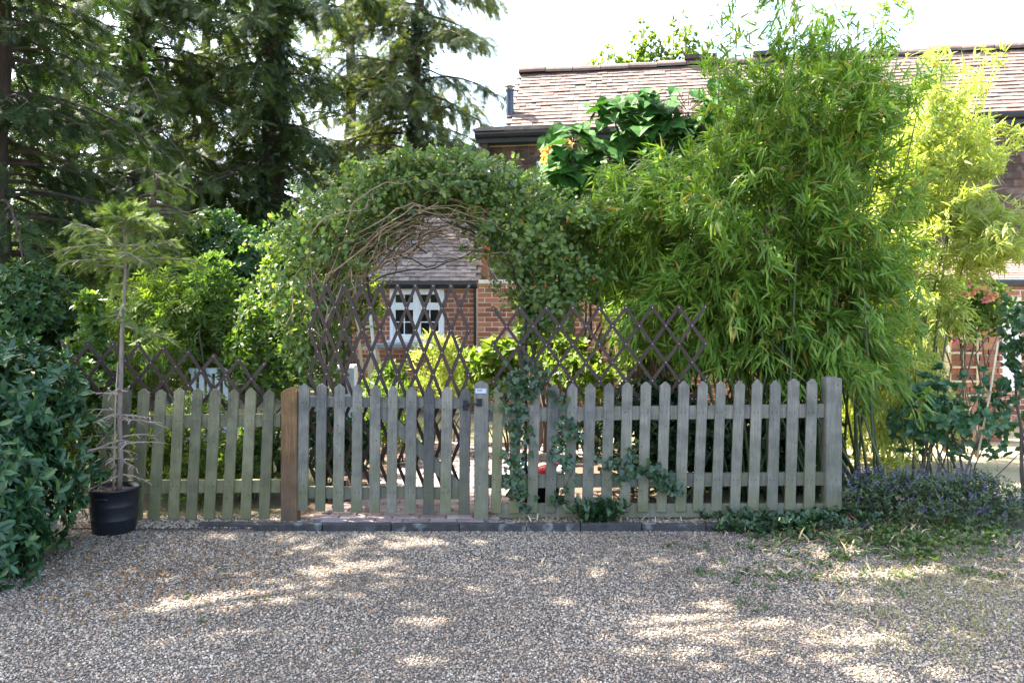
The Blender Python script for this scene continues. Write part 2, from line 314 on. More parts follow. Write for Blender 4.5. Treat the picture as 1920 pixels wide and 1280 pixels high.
T['spray'] = feather(7, .18, .30, .095)
T['spruce'] = feather(9, .05, .20, .07)
T['pinnate'] = ([], [])
def pinnate():
    v, f = [(0,-.012,0),(0,.012,0),(.8,0,-.1)], [(0,1,2)]
    for i in range(5):
        t = .2 + .15*i
        for s in (-1, 1):
            k = len(v); h = -.12*t*t
            v += [(t,0,h),(t+.05,s*.18,h+.02),(t+.16,s*.42,h-.03),(t+.13,s*.16,h-.02)]; f.append((k, k+3, k+2, k+1) if s > 0 else (k, k+1, k+2, k+3))
    k = len(v); v += [(.8,0,-.1),(.9,-.07,-.1),(1.05,0,-.14),(.9,.07,-.1)]; f.append((k, k+3, k+2, k+1)); return v, f
T['pinnate'] = pinnate()
T['trifol'] = ([], [])

def unit(a): return a / np.maximum(np.linalg.norm(a, axis=-1, keepdims=True), 1e-9)
def rdir(n): return unit(rng.normal(size=(n, 3)))
def leaves(name, Pp, D, Nn, L, W, tmpl, m, parent=None, kind='stuff'):
    Pp = np.asarray(Pp, float); n = len(Pp); D = unit(np.asarray(D, float)); Nn = np.asarray(Nn, float)
    S = unit(np.cross(D, Nn)); Nn = np.cross(S, D)
    L = np.broadcast_to(np.asarray(L, float), (n,)); W = np.broadcast_to(np.asarray(W, float), (n,))
    tv, tf = T[tmpl]; tv = np.array(tv, float); k = len(tv)
    V = (Pp[:, None, :] + D[:, None, :]*(tv[None, :, 0:1]*L[:, None, None]) + S[:, None, :]*(tv[None, :, 1:2]*W[:, None, None]) + Nn[:, None, :]*(tv[None, :, 2:3]*L[:, None, None])).reshape(-1, 3)
    lens = np.array([len(q) for q in tf]); flat = np.concatenate([np.array(q) for q in tf])
    loops = (flat[None, :] + (np.arange(n)*k)[:, None]).reshape(-1); tot = np.tile(lens, n); st = np.concatenate([[0], np.cumsum(tot)[:-1]])
    me = bpy.data.meshes.new(name); me.vertices.add(len(V)); me.vertices.foreach_set('co', V.astype(np.float32).ravel())
    me.loops.add(len(loops)); me.loops.foreach_set('vertex_index', loops.astype(np.int32))
    me.polygons.add(len(tot)); me.polygons.foreach_set('loop_start', st.astype(np.int32))
    try: me.polygons.foreach_set('loop_total', tot.astype(np.int32))
    except Exception: pass
    me.update(calc_edges=True); me.validate(); me.materials.append(m)
    return obj(name, me, parent, kind)
def blob(n, C, R, lumps=12, inner=.25, lumpr=(.32, .55), flat=.0, top=1.0):
    """points spread in the outer layers of an uneven cluster of ellipsoids; also the outward directions"""
    C = np.array(C, float); R = np.array(R, float)
    ld = rdir(lumps); ld[:, 2] = np.where(ld[:, 2] < -.6, -ld[:, 2], ld[:, 2])
    lr = rng.uniform(*lumpr, size=lumps); lc = ld*(1-lr)[:, None]*.98
    lc = np.vstack([lc, [[0, 0, 0]]]); lr = np.append(lr, .6)
    w = lr**2; idx = rng.choice(len(lr), n, p=w/w.sum()); d = rdir(n); r = 1-np.abs(rng.normal(0, inner, n)); r = np.clip(r, .15, 1.03)
    q = lc[idx] + d*(r*lr[idx])[:, None]
    p = C + q*R; o = unit(d*.7 + unit(q*1.0)*.6); return p, o, C + lc*R
def whorl(p, o, k, spread=.8, up=.15, jit=.15):
    """k leaves round each point, leaning out from the twig direction"""
    n = len(p); pp = np.repeat(p, k, 0); oo = np.repeat(o, k, 0); a = (np.tile(np.arange(k), n)/k*2*math.pi + np.repeat(rng.uniform(0, 6.28, n), k))
    ref = np.where(np.abs(oo[:, 2:3]) < .9, np.array([[0, 0, 1.]]), np.array([[1., 0, 0]])); u = unit(np.cross(oo, ref)); v = np.cross(oo, u)
    rad = u*np.cos(a)[:, None] + v*np.sin(a)[:, None]
    D = unit(oo*(1-spread*.6) + rad*spread + rng.normal(0, jit, (n*k, 3)) + np.array([0, 0, up])); Nn = unit(oo - rad*.3 + rng.normal(0, .25, (n*k, 3)) + np.array([0, 0, .4]))
    return pp, D, Nn
def curve_pts(a, b, n=6, sag=0.0, jit=0.03):
    a = Vector(a); b = Vector(b); out = []
    for i in range(n):
        t = i/(n-1); p = a.lerp(b, t) + Vector((0, 0, -sag*4*t*(1-t)))
        if 0 < i < n-1: p += Vector(rng.normal(0, jit, 3))
        out.append(p)
    return out
def shrub(name, label, cat, C, R, n, L, W, tmpl, m, k=5, lumps=14, base=None, stem='bark', group=None, inner=.25, spread=.8, up=.15, nst=6, lumpr=(.32, .55), ground=0.0, part='foliage'):
    C = Vector(C); base = Vector(base) if base is not None else Vector((C.x, C.y, ground))
    t = thing(name, label, cat, base, group)
    p, o, lc = blob(n//k, C, R, lumps, inner, lumpr)
    keep = p[:, 2] > ground + .03; p, o = p[keep], o[keep]
    pp, D, Nn = whorl(p, o, k, spread, up)
    Ls = L*rng.uniform(.65, 1.3, len(pp)); leaves(part, pp, D, Nn, Ls, Ls*W, tmpl, m, t)
    mb = MB()
    for i in range(min(nst, len(lc))):
        e = Vector(lc[i]); hgt = max(.3, e.z-ground)
        mb.tube(curve_pts(base + Vector((random.uniform(-.12, .12), random.uniform(-.1, .1), -.02)), e, 6, -.05, .03*hgt), [max(.004, .014*hgt*(1-q/6.5)) for q in range(6)], 5)
    mb.build('branches', M[stem], t, smooth=True)
    return t

# ------------------------------------------------------------------ ground, drive, kerb, path
FY = 5.92
def sheet(name, pts, z, m): return tag(obj(name, me_from(name, [(x, y, z) for x, y in pts], [tuple(range(len(pts)))], m)), kind='structure')
sheet('ground', [(-150, -60), (150, -60), (150, 400), (-150, 400)], -0.012, ground_mat())
sheet('gravel_drive', [(-14, -8), (14, -8), (14, 5.70), (-14, 5.70)], 0.0, bed_mat())
sheet('lawn', [(2.6, 6.6), (14, 6.2), (14, 11), (2.0, 11.4)], 0.0, lawn_mat())
sheet('gravel_strip', [(-5.2, 5.70), (2.6, 5.70), (2.6, 6.08), (-5.2, 6.08)], 0.004, bed_mat())

pcol = bpy.data.collections.new('pebble_shapes'); pm = pebble_mat()
for i in range(6):
    bm = bmesh.new(); bmesh.ops.create_icosphere(bm, subdivisions=1, radius=1.0)
    for v in bm.verts: v.co *= random.uniform(.72, 1.12)
    for v in bm.verts: v.co.x *= random.uniform(.95, 1.05); v.co.y *= .72; v.co.z *= .58
    me = bpy.data.meshes.new('pebble'); bm.to_mesh(me); bm.free(); me.materials.append(pm)
    pcol.objects.link(bpy.data.objects.new('pebble', me))
def scatter(name, pts, z, density, smin, smax, seed, label):
    o = tag(obj(name, me_from(name, [(x, y, z) for x, y in pts], [tuple(range(len(pts)))], pm)), label, 'gravel', kind='stuff')
    ng = bpy.data.node_groups.new(name, 'GeometryNodeTree')
    ng.interface.new_socket('Geometry', in_out='INPUT', socket_type='NodeSocketGeometry'); ng.interface.new_socket('Geometry', in_out='OUTPUT', socket_type='NodeSocketGeometry')
    n = ng.nodes; l = ng.links; gi = n.new('NodeGroupInput'); go = n.new('NodeGroupOutput')
    dp = n.new('GeometryNodeDistributePointsOnFaces'); dp.inputs['Density'].default_value = density; dp.inputs['Seed'].default_value = seed
    ci = n.new('GeometryNodeCollectionInfo'); ci.inputs['Collection'].default_value = pcol; ci.inputs['Separate Children'].default_value = True; ci.inputs['Reset Children'].default_value = True
    ip = n.new('GeometryNodeInstanceOnPoints'); ip.inputs['Pick Instance'].default_value = True
    rr = n.new('FunctionNodeRandomValue'); rr.data_type = 'FLOAT_VECTOR'; rr.inputs[0].default_value = (-.5, -.5, 0); rr.inputs[1].default_value = (.5, .5, 6.283)
    rs = n.new('FunctionNodeRandomValue'); rs.data_type = 'FLOAT'; rs.inputs[2].default_value = 0; rs.inputs[3].default_value = 1
    pw = n.new('ShaderNodeMath'); pw.operation = 'POWER'; pw.inputs[1].default_value = 2.2
    mr = n.new('ShaderNodeMapRange'); mr.inputs[3].default_value = smin; mr.inputs[4].default_value = smax
    l.new(rs.outputs[1], pw.inputs[0]); l.new(pw.outputs[0], mr.inputs[0])
    nz = n.new('ShaderNodeTexNoise'); nz.inputs['Scale'].default_value = 1.6; nz.inputs['Detail'].default_value = 4
    dm = n.new('ShaderNodeMapRange'); dm.inputs[1].default_value = .32; dm.inputs[2].default_value = .55; dm.inputs[3].default_value = density*.45; dm.inputs[4].default_value = density
    l.new(nz.outputs[0], dm.inputs[0]); l.new(dm.outputs[0], dp.inputs['Density'])
    l.new(gi.outputs[0], dp.inputs[0]); l.new(dp.outputs['Points'], ip.inputs['Points']); l.new(ci.outputs[0], ip.inputs['Instance'])
    l.new(rr.outputs[0], ip.inputs['Rotation']); l.new(mr.outputs[0], ip.inputs['Scale']); l.new(ip.outputs[0], go.inputs[0])
    md = o.modifiers.new('scatter', 'NODES'); md.node_group = ng; return o
scatter('gravel', [(-2.5, 2.6), (2.5, 2.6), (4.3, 5.62), (-4.3, 5.62)], .003, 13000, .0032, .0102, 1, 'loose grey and tan flint gravel covering the drive')
scatter('gravel', [(-3.2, 5.69), (2.45, 5.69), (2.45, 6.05), (-3.2, 6.05)], .008, 7000, .006, .014, 2, 'narrow strip of gravel between kerb and picket fence')

kerb = tag(thing('kerb', 'dark slate kerb edging with lichen spots along front of fence', 'kerb', (-1.0, 5.66, 0)), kind='structure')
del kerb['category']
x = P(372, 980, 5.72).x; i = 0
while x < 2.55:
    w = random.uniform(.36, .5); dy = .07 if x < -1.95 else random.uniform(-.006, .006); hz = (.036 if x < -1.95 else .050) + random.uniform(-.004, .004)
    tl = random.uniform(-.004, .004)
    bm = bmesh.new(); me = MB().box((x+.003, 5.635+dy, -.05), (x+w-.003, 5.69+dy, hz)).mesh('edging_block', None); bm.from_mesh(me)
    bmesh.ops.bevel(bm, geom=bm.edges[:], offset=.005, segments=1, affect='EDGES')
    for v in bm.verts: v.co.z += tl*(v.co.x-x-w/2)/w*2 + random.uniform(-.003, .003); v.co.y += random.uniform(-.003, .003)
    bm.to_mesh(me); bm.free(); me.materials.append(M['kerb']); obj('edging_block', me, kerb); x += w; i += 1

path = tag(thing('path', 'brick path running back from the garden gate', 'path', (-.9, 5.9, 0)), kind='structure'); del path['category']
bme = MB().box((-.0975, -.0475, -.03), (.0975, .0475, 0)).mesh('paver', None); bm = bmesh.new(); bm.from_mesh(bme)
bmesh.ops.bevel(bm, geom=[e for e in bm.edges if all(v.co.z > -.01 for v in e.verts)], offset=.006, segments=1, affect='EDGES'); bm.to_mesh(bme); bm.free(); bme.materials.append(M['paver'])
row, y, cnt, far = 0, 5.745, 0, MB()
while y < 9.4:
    t = (y-5.745)/3.6; xl = -1.52 + .55*t; xr = -.30 + 1.35*t; x = xl + (.1 if row % 2 else 0)
    while x < xr:
        z = .028 + rng.normal(0, .003); a = rng.normal(0, .015)
        if cnt < 290:
            mw = Matrix.Translation((x+.1, y, z)) @ Matrix.Rotation(a, 4, 'Z') @ Matrix.Rotation(rng.normal(0, .012), 4, 'Y'); obj('paver', bme, path, mw=mw)
        else: far.box((x+.003, y-.047, z-.03), (x+.197, y+.047, z))
        x += .2; cnt += 1
    y += .1; row += 1
if far.v: far.build('far_pavers', M['paver'], path, 'stuff')
MB().box((-1.65, 5.70, -.02), (1.1, 9.5, .008)).build('path_bed', M['soil'], path)

# ------------------------------------------------------------------ picket fence, gate, posts
def picket_mesh(xb, xt, zb, zt, w, yf, m, th=.02):
    j = lambda s=.003: random.uniform(-s, s); sh = .036 + j(.006)
    pts = [(xb-w/2+j(), zb+j()), (xb+w/2+j(), zb+j()), (xt+w/2+j(), zt-sh), (xt+w*.07+j(.001), zt-.002), (xt-w*.07+j(.001), zt-.002+j(.001)), (xt-w/2+j(), zt-sh+j())]
    me = MB().prism(pts, yf, yf+th).mesh('picket', None); bm = bmesh.new(); bm.from_mesh(me)
    bmesh.ops.bevel(bm, geom=[e for e in bm.edges if all(v.co.y < yf+.001 for v in e.verts)], offset=.0025, segments=1, affect='EDGES')
    bm.to_mesh(me); bm.free(); me.materials.append(m); return me
def rail(parent, a, b, h, y, th, m, name='rail'):        # a, b: photo pixels of the rail's centre ends at distance y
    A, B = P(*a, y), P(*b, y); return MB().bar(A, B, h, th).build(name, m, parent)
def pk(parent, tops, bots, ty, by, w, m, y=FY):
    for q, (a, b) in enumerate(zip(tops, bots)):
        t1 = ty(q) if callable(ty) else ty; b1 = by(q) if callable(by) else by
        pt, pb = P(a, t1, y), P(b, b1, y); mm = m(q) if callable(m) else m
        obj('picket', picket_mesh(pb.x, pt.x, max(pb.z, .012), pt.z, w + random.uniform(-.003, .003), y-.02, mm), parent)
def nails(parent, tops, bots, rows, y=FY):
    mb = MB()
    for a, b in zip(tops, bots):
        for py in rows:
            f_ = (py-725)/240; c = P(a + (b-a)*f_, py, y-.02)
            for dx in (-.016, .016): mb.lathe([(.0042, .0), (.0042, .001), (.001, .002)], (0, 0, 0), 6); k_ = 18; mb.v[-k_:] = [(c.x+dx+random.uniform(-.003, .003)*0+vx, y-.0203-vz, c.z+vy) for vx, vy, vz in mb.v[-k_:]]
    mb.build('nails', M['iron'], parent, 'stuff')
lf = thing('picket_fence', 'short run of leaning weathered pickets between potted tree and brown post', 'fence', (-2.3, FY, 0))
pk(lf, [206, 238, 271, 303, 338, 372, 405, 439, 471, 506], [193, 225, 258, 289, 325, 359, 392, 427, 461, 496], lambda q: 728 + random.uniform(-2, 2), lambda q: 975 - q*.4, .081, M['picket_green'])
nails(lf, [271, 303, 338, 372, 405, 439, 471, 506], [258, 289, 325, 359, 392, 427, 461, 496], (789, 911))
rail(lf, (175, 790), (527, 787), .094, FY+.022, .04, M['picket_green']); rail(lf, (175, 912), (527, 910), .094, FY+.022, .04, M['picket_green'])
op = thing('gate_post', 'new brown timber post at hinge side of the gate', 'post', (P(541, 970, FY).x, FY, 0))
def post_mesh(x0, x1, zt, y0, y1, m, peak):
    xm = (x0+x1)/2
    me = MB().prism([(x0, -.05), (x1, -.05), (x1, zt-peak), (xm, zt), (x0, zt-peak)], y0, y1).mesh('post', None); bm = bmesh.new(); bm.from_mesh(me)
    bmesh.ops.bevel(bm, geom=bm.edges[:], offset=.004, segments=1, affect='EDGES'); bm.to_mesh(me); bm.free(); me.materials.append(m); return me
a, b = P(527, 727, FY-.03), P(557, 727, FY-.03); obj('post', post_mesh(a.x, b.x, a.z, FY-.04, FY+.07, M['oak'], .03), op)
gate = thing('garden_gate', 'weathered picket gate with tall diamond trellis fixed behind it', 'gate', (-.95, FY, 0))
gy_t = [718, 718, 719, 719, 721, 723, 724, 724, 724, 726]
pk(gate, [571, 604, 637, 671, 704, 737, 772, 805, 839, 873], [568, 601, 634, 669, 702, 735, 769, 803, 835, 870], lambda q: gy_t[q], lambda q: 956 + q*.9, .077, lambda q: M['picket'] if q < 6 else (M['picket_dark'] if q in (7, 9) else M['picket']))
nails(gate, [571, 604, 637, 671, 704, 737, 772, 805, 839], [568, 601, 634, 669, 702, 735, 769, 803, 835], (754, 923))
rail(gate, (566, 752), (876, 756), .075, FY+.018, .035, M['picket']); rail(gate, (566, 922), (876, 924), .085, FY+.018, .035, M['picket'])
rail(gate, (712, 766), (866, 922), .085, FY+.02, .03, M['picket'], 'brace')
lp = thing('gate_post', 'weathered latch post with small grey plate at right of gate', 'post', (P(902, 970, FY).x, FY, 0))
a, b = P(889, 714, FY-.03), P(916, 714, FY-.03); obj('post', post_mesh(a.x, b.x, a.z, FY-.05, FY+.055, M['picket'], .026), lp)
a, b = P(891.5, 737, FY-.05), P(912, 728, FY-.05); pl = MB().box((a.x, FY-.0555, a.z), (b.x, FY-.0495, b.z)).build('name_plate', M['plate'], lp)
mb = MB()
for q in range(4): mb.box((a.x+.014+q*.009, FY-.0572, a.z+.017+.002*(q % 2)), (a.x+.021+q*.009, FY-.0550, a.z+.026))
mb.build('worn_mark', M['ink'], pl)
mb = MB(); a, b = P(893, 761, FY-.05), P(904, 747, FY-.05)
mb.box((a.x, FY-.062, a.z), (b.x, FY-.0495, a.z+.006)); mb.box((a.x, FY-.062, b.z-.006), (b.x, FY-.0495, b.z)); mb.box((a.x+.002, FY-.054, a.z+.006), (b.x-.002, FY-.0497, b.z-.006)); mb.box((b.x-.008, FY-.066, a.z), (b.x, FY-.0495, b.z))
mb.build('latch_keep', M['iron'], lp)
mb = MB(); c = P(873, 758, FY-.03); d = P(898, 757, FY-.06)
mb.box((c.x-.017, FY-.026, c.z-.045), (c.x+.017, FY-.0195, c.z+.03)); mb.bar((c.x-.008, FY-.034, c.z+.004), (d.x, FY-.058, d.z), .012, .008)
ring = [(c.x+.022*math.cos(t), FY-.036, c.z-.016+.016*math.sin(t)) for t in np.linspace(0, 2*math.pi, 14)]; mb.tube(ring, .004, 5, False); mb.tube([(c.x, FY-.02, c.z), (c.x, FY-.05, c.z)], .012, 8)
mb.build('ring_latch', M['iron'], gate)
rf = thing('picket_fence', 'long run of grey weathered pickets in front of the bamboo', 'fence', (1.2, FY, 0))
rt = [935, 968, 1003, 1038, 1073, 1107, 1142, 1176, 1211, 1247, 1282, 1317, 1351, 1386, 1419, 1453, 1487, 1522]
rb = [930, 964, 998, 1031, 1067, 1101, 1136, 1171, 1204, 1239, 1275, 1307.5, 1342.6, 1377, 1411, 1446, 1480, 1516]
pk(rf, rt, rb, lambda q: 721 - q*.7 + random.uniform(-1.5, 1.5), lambda q: 961 - q*.35, .078, lambda q: M['picket_green'] if q < 2 else M['picket'])
nails(rf, rt, rb, (773, 899))
rail(rf, (912, 777), (1556, 769), .10, FY+.022, .04, M['picket']); rail(rf, (912, 902), (1556, 896), .097, FY+.022, .04, M['picket'])
rail(rf, (930, 956), (1552, 955), .10, FY+.015, .03, M['picket'], 'gravel_board')
a, b = P(1549, 706, FY-.03), P(1578, 706, FY-.03); obj('end_post', post_mesh(a.x, b.x, a.z, FY-.04, FY+.07, M['picket'], .012), rf)

# ------------------------------------------------------------------ diamond trellis
def trellis(parent, x0, x1, y0, rows, period, half, y, skew=lambda x: 0.0, w=.025, th=.007, gap=None):
    """slats crossing every `half` photo pixels of height; nodes at x0 + period*i on even rows; each slat is one piece"""
    piv = MB(); nx = int(round((x1-x0)/(period/2))); seen = set()
    node = lambda i, r: P(x0 + i*period/2, y0 + r*half + skew(x0 + i*period/2), y)
    for s, dy in ((1, 0.0), (-1, .0085)):
        starts = [(i, 0) for i in range(0, nx+1) if i % 2 == 0] + [((0 if s > 0 else nx), r) for r in range(1, rows+1)]
        for (i, r) in starts:
            if (i + r) % 2: continue
            n = min(rows-r, (nx-i) if s > 0 else i)
            if n < 1: continue
            A, B = node(i, r), node(i+s*n, r+n); d = (B-A).normalized()
            if gap and gap(i, r): continue
            off = Vector((0, dy, 0)); bend = (A+B)/2 + Vector((random.uniform(-.004, .004), random.uniform(-.006, .006), random.uniform(-.004, .004)))
            m1 = MB().bar(A-d*.018+off, B+d*.018+off, w*random.uniform(.92, 1.08), th); obj('slat', m1.mesh('slat', M['trellis']), parent)
            for q in range(n+1):
                if (i+s*q, r+q) in seen: continue
                seen.add((i+s*q, r+q)); c = node(i+s*q, r+q); piv.lathe([(.0001, 0), (.0035, 0), (.0001, .004)], (0, 0, 0), 6) if False else piv.box((c.x-.003, y-.0068, c.z-.003), (c.x+.003, y-.0034, c.z+.003))
    piv.build('rivets', M['rivet'], parent, 'stuff')
trellis(gate, 579, 879, 534, 9, 33.3, 41.6, FY+.075, skew=lambda x: (x-579)*.008)
rtl = thing('expanding_trellis', 'brown diamond trellis above pickets in front of the bamboo', 'trellis', (1.0, FY+.06, .6)); trellis(rtl, 925, 1323, 578, 5, 49.7, 34.3, FY+.075, skew=lambda x: -(x-925)*.006, w=.025)
ltl = thing('expanding_trellis', 'sagging brown diamond trellis behind pickets near potted tree', 'trellis', (-2.6, FY+.06, .6)); trellis(ltl, 118, 495, 645, 3, 47.1, 31, FY+.075, skew=lambda x: max(0, x-260)*.16, w=.025)

# ------------------------------------------------------------------ house
HA = math.atan2(-1.25, 7.46); HU = Vector((math.cos(HA), math.sin(HA), 0)); HV = Vector((-math.sin(HA), math.cos(HA), 0)); E0 = P(890, 250, 12.0); EZ = E0.z; E0.z = 0
HM = Matrix(((HU.x, HV.x, 0, E0.x), (HU.y, HV.y, 0, E0.y), (0, 0, 1, 0), (0, 0, 0, 1)))     # house frame: u along the front, v to the back, z up
house = thing('house', 'brick and tile-hung house with pinkish clay roof behind the bamboo', 'house', (E0.x+3, E0.y, 0))
def hpart(name, mb, m, parent=house, kind=None, smooth=False):
    mb.v = [tuple(HM @ Vector(p)) for p in mb.v]; return mb.build(name, m, parent, kind, smooth)
HLEN = 8.6
WZ = 2.05; hw0 = .17                                    # top of the ground-floor brickwork; wall face at v = .25
hwall = hpart('wall', MB().box((hw0, .33, -.1), (HLEN, 2.3, EZ-.02)).box((.004, .257, -.1), (HLEN, .33, WZ+.02)), M['mortar'])
hpart('gutter', MB().tube([(0, .03, EZ-.02), (HLEN, .03, EZ-.02)], .055, 8).box((0, .06, EZ-.14), (HLEN, .085, EZ+.03)).box((0.02, .085, EZ-.13), (HLEN, .33, EZ-.1)), M['gutter'])
hpart('eave_ledge', MB().prism([(-.02, EZ+.025), (1.7, EZ+.025), (1.7, EZ+.07), (.1, EZ+.085), (-.02, EZ+.06)], -.03, .3), M['tile_grey'])
hpart('eave_bracket', MB().prism([(.03, EZ-.13), (.17, EZ-.13), (.17, EZ-.30)], .09, .32), M['bark_dark'])
# roof slope: tiles lapped from eave (v=.0) to ridge (v=1.27)
RZ = P(975, 138, 13.2).z; rise, run = RZ-EZ-.02, 1.27; pitch = math.atan2(rise, run); SL = math.hypot(rise, run)
roof = hpart('roof', MB().add([(.5, .02, EZ-.02), (HLEN, .02, EZ-.02), (HLEN, run, RZ-.03), (.5, run, RZ-.03), (HLEN, 2*run, EZ-.02), (.5, 2*run, EZ-.02)], [(0, 1, 2, 3), (3, 2, 4, 5), (0, 3, 5), (1, 4, 2)]), M['bark_dark'])
tw, ga = .165, .1
tme = MB().box((.002, -.015, 0), (tw-.002, .15, .021)).mesh('roof_tile', M['tile'])
cand = []; nc = int(SL/ga)+1
for r in range(nc):
    for c in range(int((HLEN-.45)/tw)):
        u = .45 + c*tw + (tw/2 if r % 2 else 0); s = r*ga
        wpos = HM @ Vector((u, s*math.cos(pitch), EZ + s*math.sin(pitch))); px = 960 + F*wpos.x/wpos.y; vis = 945 < px < 1340 or 1680 < px < 1930
        cand.append((0 if vis else 1, wpos.y, u, s))
cand.sort(key=lambda q: (q[0], -q[2] if False else (q[1] if q[0] else random.random())))
rest = MB()
for q, (nv, _, u, s) in enumerate(cand):
    mw = HM @ Matrix.Translation((u, s*math.cos(pitch)+rng.normal(0, .004), EZ + .012 + s*math.sin(pitch))) @ Matrix.Rotation(pitch-.115+rng.normal(0, .02), 4, 'X') @ Matrix.Rotation(rng.normal(0, .012), 4, 'Y') @ Matrix.Rotation(rng.normal(0, .01), 4, 'Z')
    if q < 300: obj('roof_tile', tme, roof, mw=mw)
    else: rest.box((.002, -.015, 0), (tw-.002, .15, .021), mw)
rest.build('more_roof_tiles', M['tile'], roof, 'stuff')
rme = MB().add(*(lambda k: ([(x, .11*math.cos(a), .10*math.sin(a)) for x in (0, .44) for a in np.linspace(-.1, math.pi+.1, k)], [(i, i+1, k+i+1, k+i) for i in range(k-1)] + [tuple(range(k-1, -1, -1)), tuple(range(k, 2*k))]))(9)).mesh('ridge_tile', M['tile'])
u = .48
while u < HLEN-.3:
    obj('ridge_tile', rme, roof, mw=HM @ Matrix.Translation((u, run, RZ-.03+rng.normal(0, .008))) @ Matrix.Rotation(rng.normal(0, .015), 4, 'Y')); u += .45
for u0 in (3.15, 4.2): hpart('ridge_vent', MB().box((u0, run-.13, RZ+.055), (u0+.5, run+.13, RZ+.12)), M['bark_dark'], roof)
# hung wall tiles, the visible ends one by one
hme = MB().box((.002, -.012, 0), (.198, 0, .17)).mesh('wall_tile', M['tile_hung']); rest = MB()
for r in range(int((EZ-.12-WZ)/.105)):
    for c in range(int((HLEN-hw0)/.2)):
        u = hw0 + c*.2 + (.1 if r % 2 else 0); z = WZ + r*.105; wpos = HM @ Vector((u, .3, z)); px = 960 + F*wpos.x/wpos.y; py = HZ - F*(z-CH)/wpos.y
        mw = HM @ Matrix.Translation((u, .31+rng.normal(0, .004), z)) @ Matrix.Rotation(-.09+rng.normal(0, .015), 4, 'X')
        if (890 < px < 1030 or 1790 < px < 1930) and 200 < py < 480: obj('wall_tile', hme, hwall, mw=mw)
        else: rest.box((.002, -.012, 0), (.198, 0, .17), mw)
rest.build('more_wall_tiles', M['tile_hung'], hwall, 'stuff')
wu = .92
win2 = hpart('upper_window', MB().box((wu, .2, 3.0), (wu+.06, .29, 3.85)).box((wu+.94, .2, 3.0), (wu+1.0, .29, 3.85)).box((wu+.06, .2, 3.79), (wu+.94, .29, 3.85)).box((wu+.06, .2, 3.0), (wu+.94, .29, 3.06)).box((wu+.47, .21, 3.06), (wu+.53, .28, 3.79)), M['white'])
for q in (0, 1): hpart('pane', MB().box((wu+.06+q*.47, .245, 3.06), (wu+.47+q*.47, .255, 3.79)), M['glass'], win2)
# bricks
bk = MB().box((0, 0, 0), (.206, .05, .060)).mesh('brick', M['brick'])
def bricks(parent, u0, u1, z0, z1, face, MW, hole=None, limit=lambda u, z: True, more='more_bricks'):
    rest = MB(); r = 0; z = z0
    while z < z1-.05:
        u = u0 - (.1125 if r % 2 else 0)
        while u < u1-.02:
            a, b = max(u, u0), min(u+.206, u1)
            if not (hole and a < hole[1] and b > hole[0] and z+.065 > hole[2] and z < hole[3]):
                pass
            else:                                        # cut the brick at the window opening
                if a < hole[0]-.03: b = hole[0]
                elif b > hole[1]+.03: a = hole[1]
                else: u += .225; continue
            if b-a > .02:
                dv = rng.normal(0, .0025)
                if limit(a, z): obj('brick', bk, parent, mw=MW @ Matrix.Translation((a, face+dv, z)) @ Matrix.Scale((b-a)/.206, 4, (1, 0, 0)))
                else: rest.box((a, face+dv, z), (b, face+.05+dv, z+.060), MW)
            u += .225
        z += .075; r += 1
    if rest.v: rest.build(more, M['brick'], parent, 'stuff')
bricks(hwall, 0.0, HLEN, 0.0, WZ, .25, HM, limit=lambda u, z: u < 1.0 and z > .2)
flue = thing('flue_pipe', 'blue-grey metal flue pipe with cap at left end of main roof', 'flue', P(956, 242, 12.25))
c0, c1 = P(956, 245, 12.25), P(956, 168, 12.25)
MB().lathe([(.058, 0), (.058, c1.z-c0.z-.03), (.068, c1.z-c0.z-.03), (.068, c1.z-c0.z), (.05, c1.z-c0.z), (.05, c1.z-c0.z-.2)], c0, 20).build('pipe', M['flue'], flue, smooth=False)
mb = MB()
for q in range(4): a = q*1.57+.4; mb.bar((c1.x+.05*math.cos(a), c1.y+.05*math.sin(a), c1.z), (c1.x+.05*math.cos(a), c1.y+.05*math.sin(a), c1.z+.05), .008, .008)
mb.lathe([(.001, .065), (.04, .06), (.085, .045), (.085, .04), (.001, .04)], c1, 16); mb.build('cap', M['steel'], flue)

# low extension with the white window
EY = 13.0; ex0, ex1 = P(660, 600, EY).x, P(893, 600, EY).x; gz = P(0, 541, EY).z
ext = thing('brick_extension', 'low brick extension with white casement window seen through the arch', 'extension', ((ex0+ex1)/2, EY, 0))
wx0, wx1 = P(731, 0, EY).x, P(833, 0, EY).x; wz0, wz1 = P(0, 637, EY).z, P(0, 541.5, EY).z
ewall = MB().box((ex0, EY+.03, -.1), (ex1, EY+2.4, gz+.02)).box((ex0, EY+.008, -.1), (wx0-.002, EY+.03, gz+.02)).box((wx1+.002, EY+.008, -.1), (ex1, EY+.03, gz+.02)).box((wx0-.002, EY+.008, -.1), (wx1+.002, EY+.03, wz0-.003)).build('wall', M['mortar'], ext)
bricks(ewall, ex0, ex1, 0.0, gz+.01, EY, Matrix.Identity(4), (wx0-.004, wx1+.004, wz0-.02, wz1), limit=lambda u, z: z > .35)
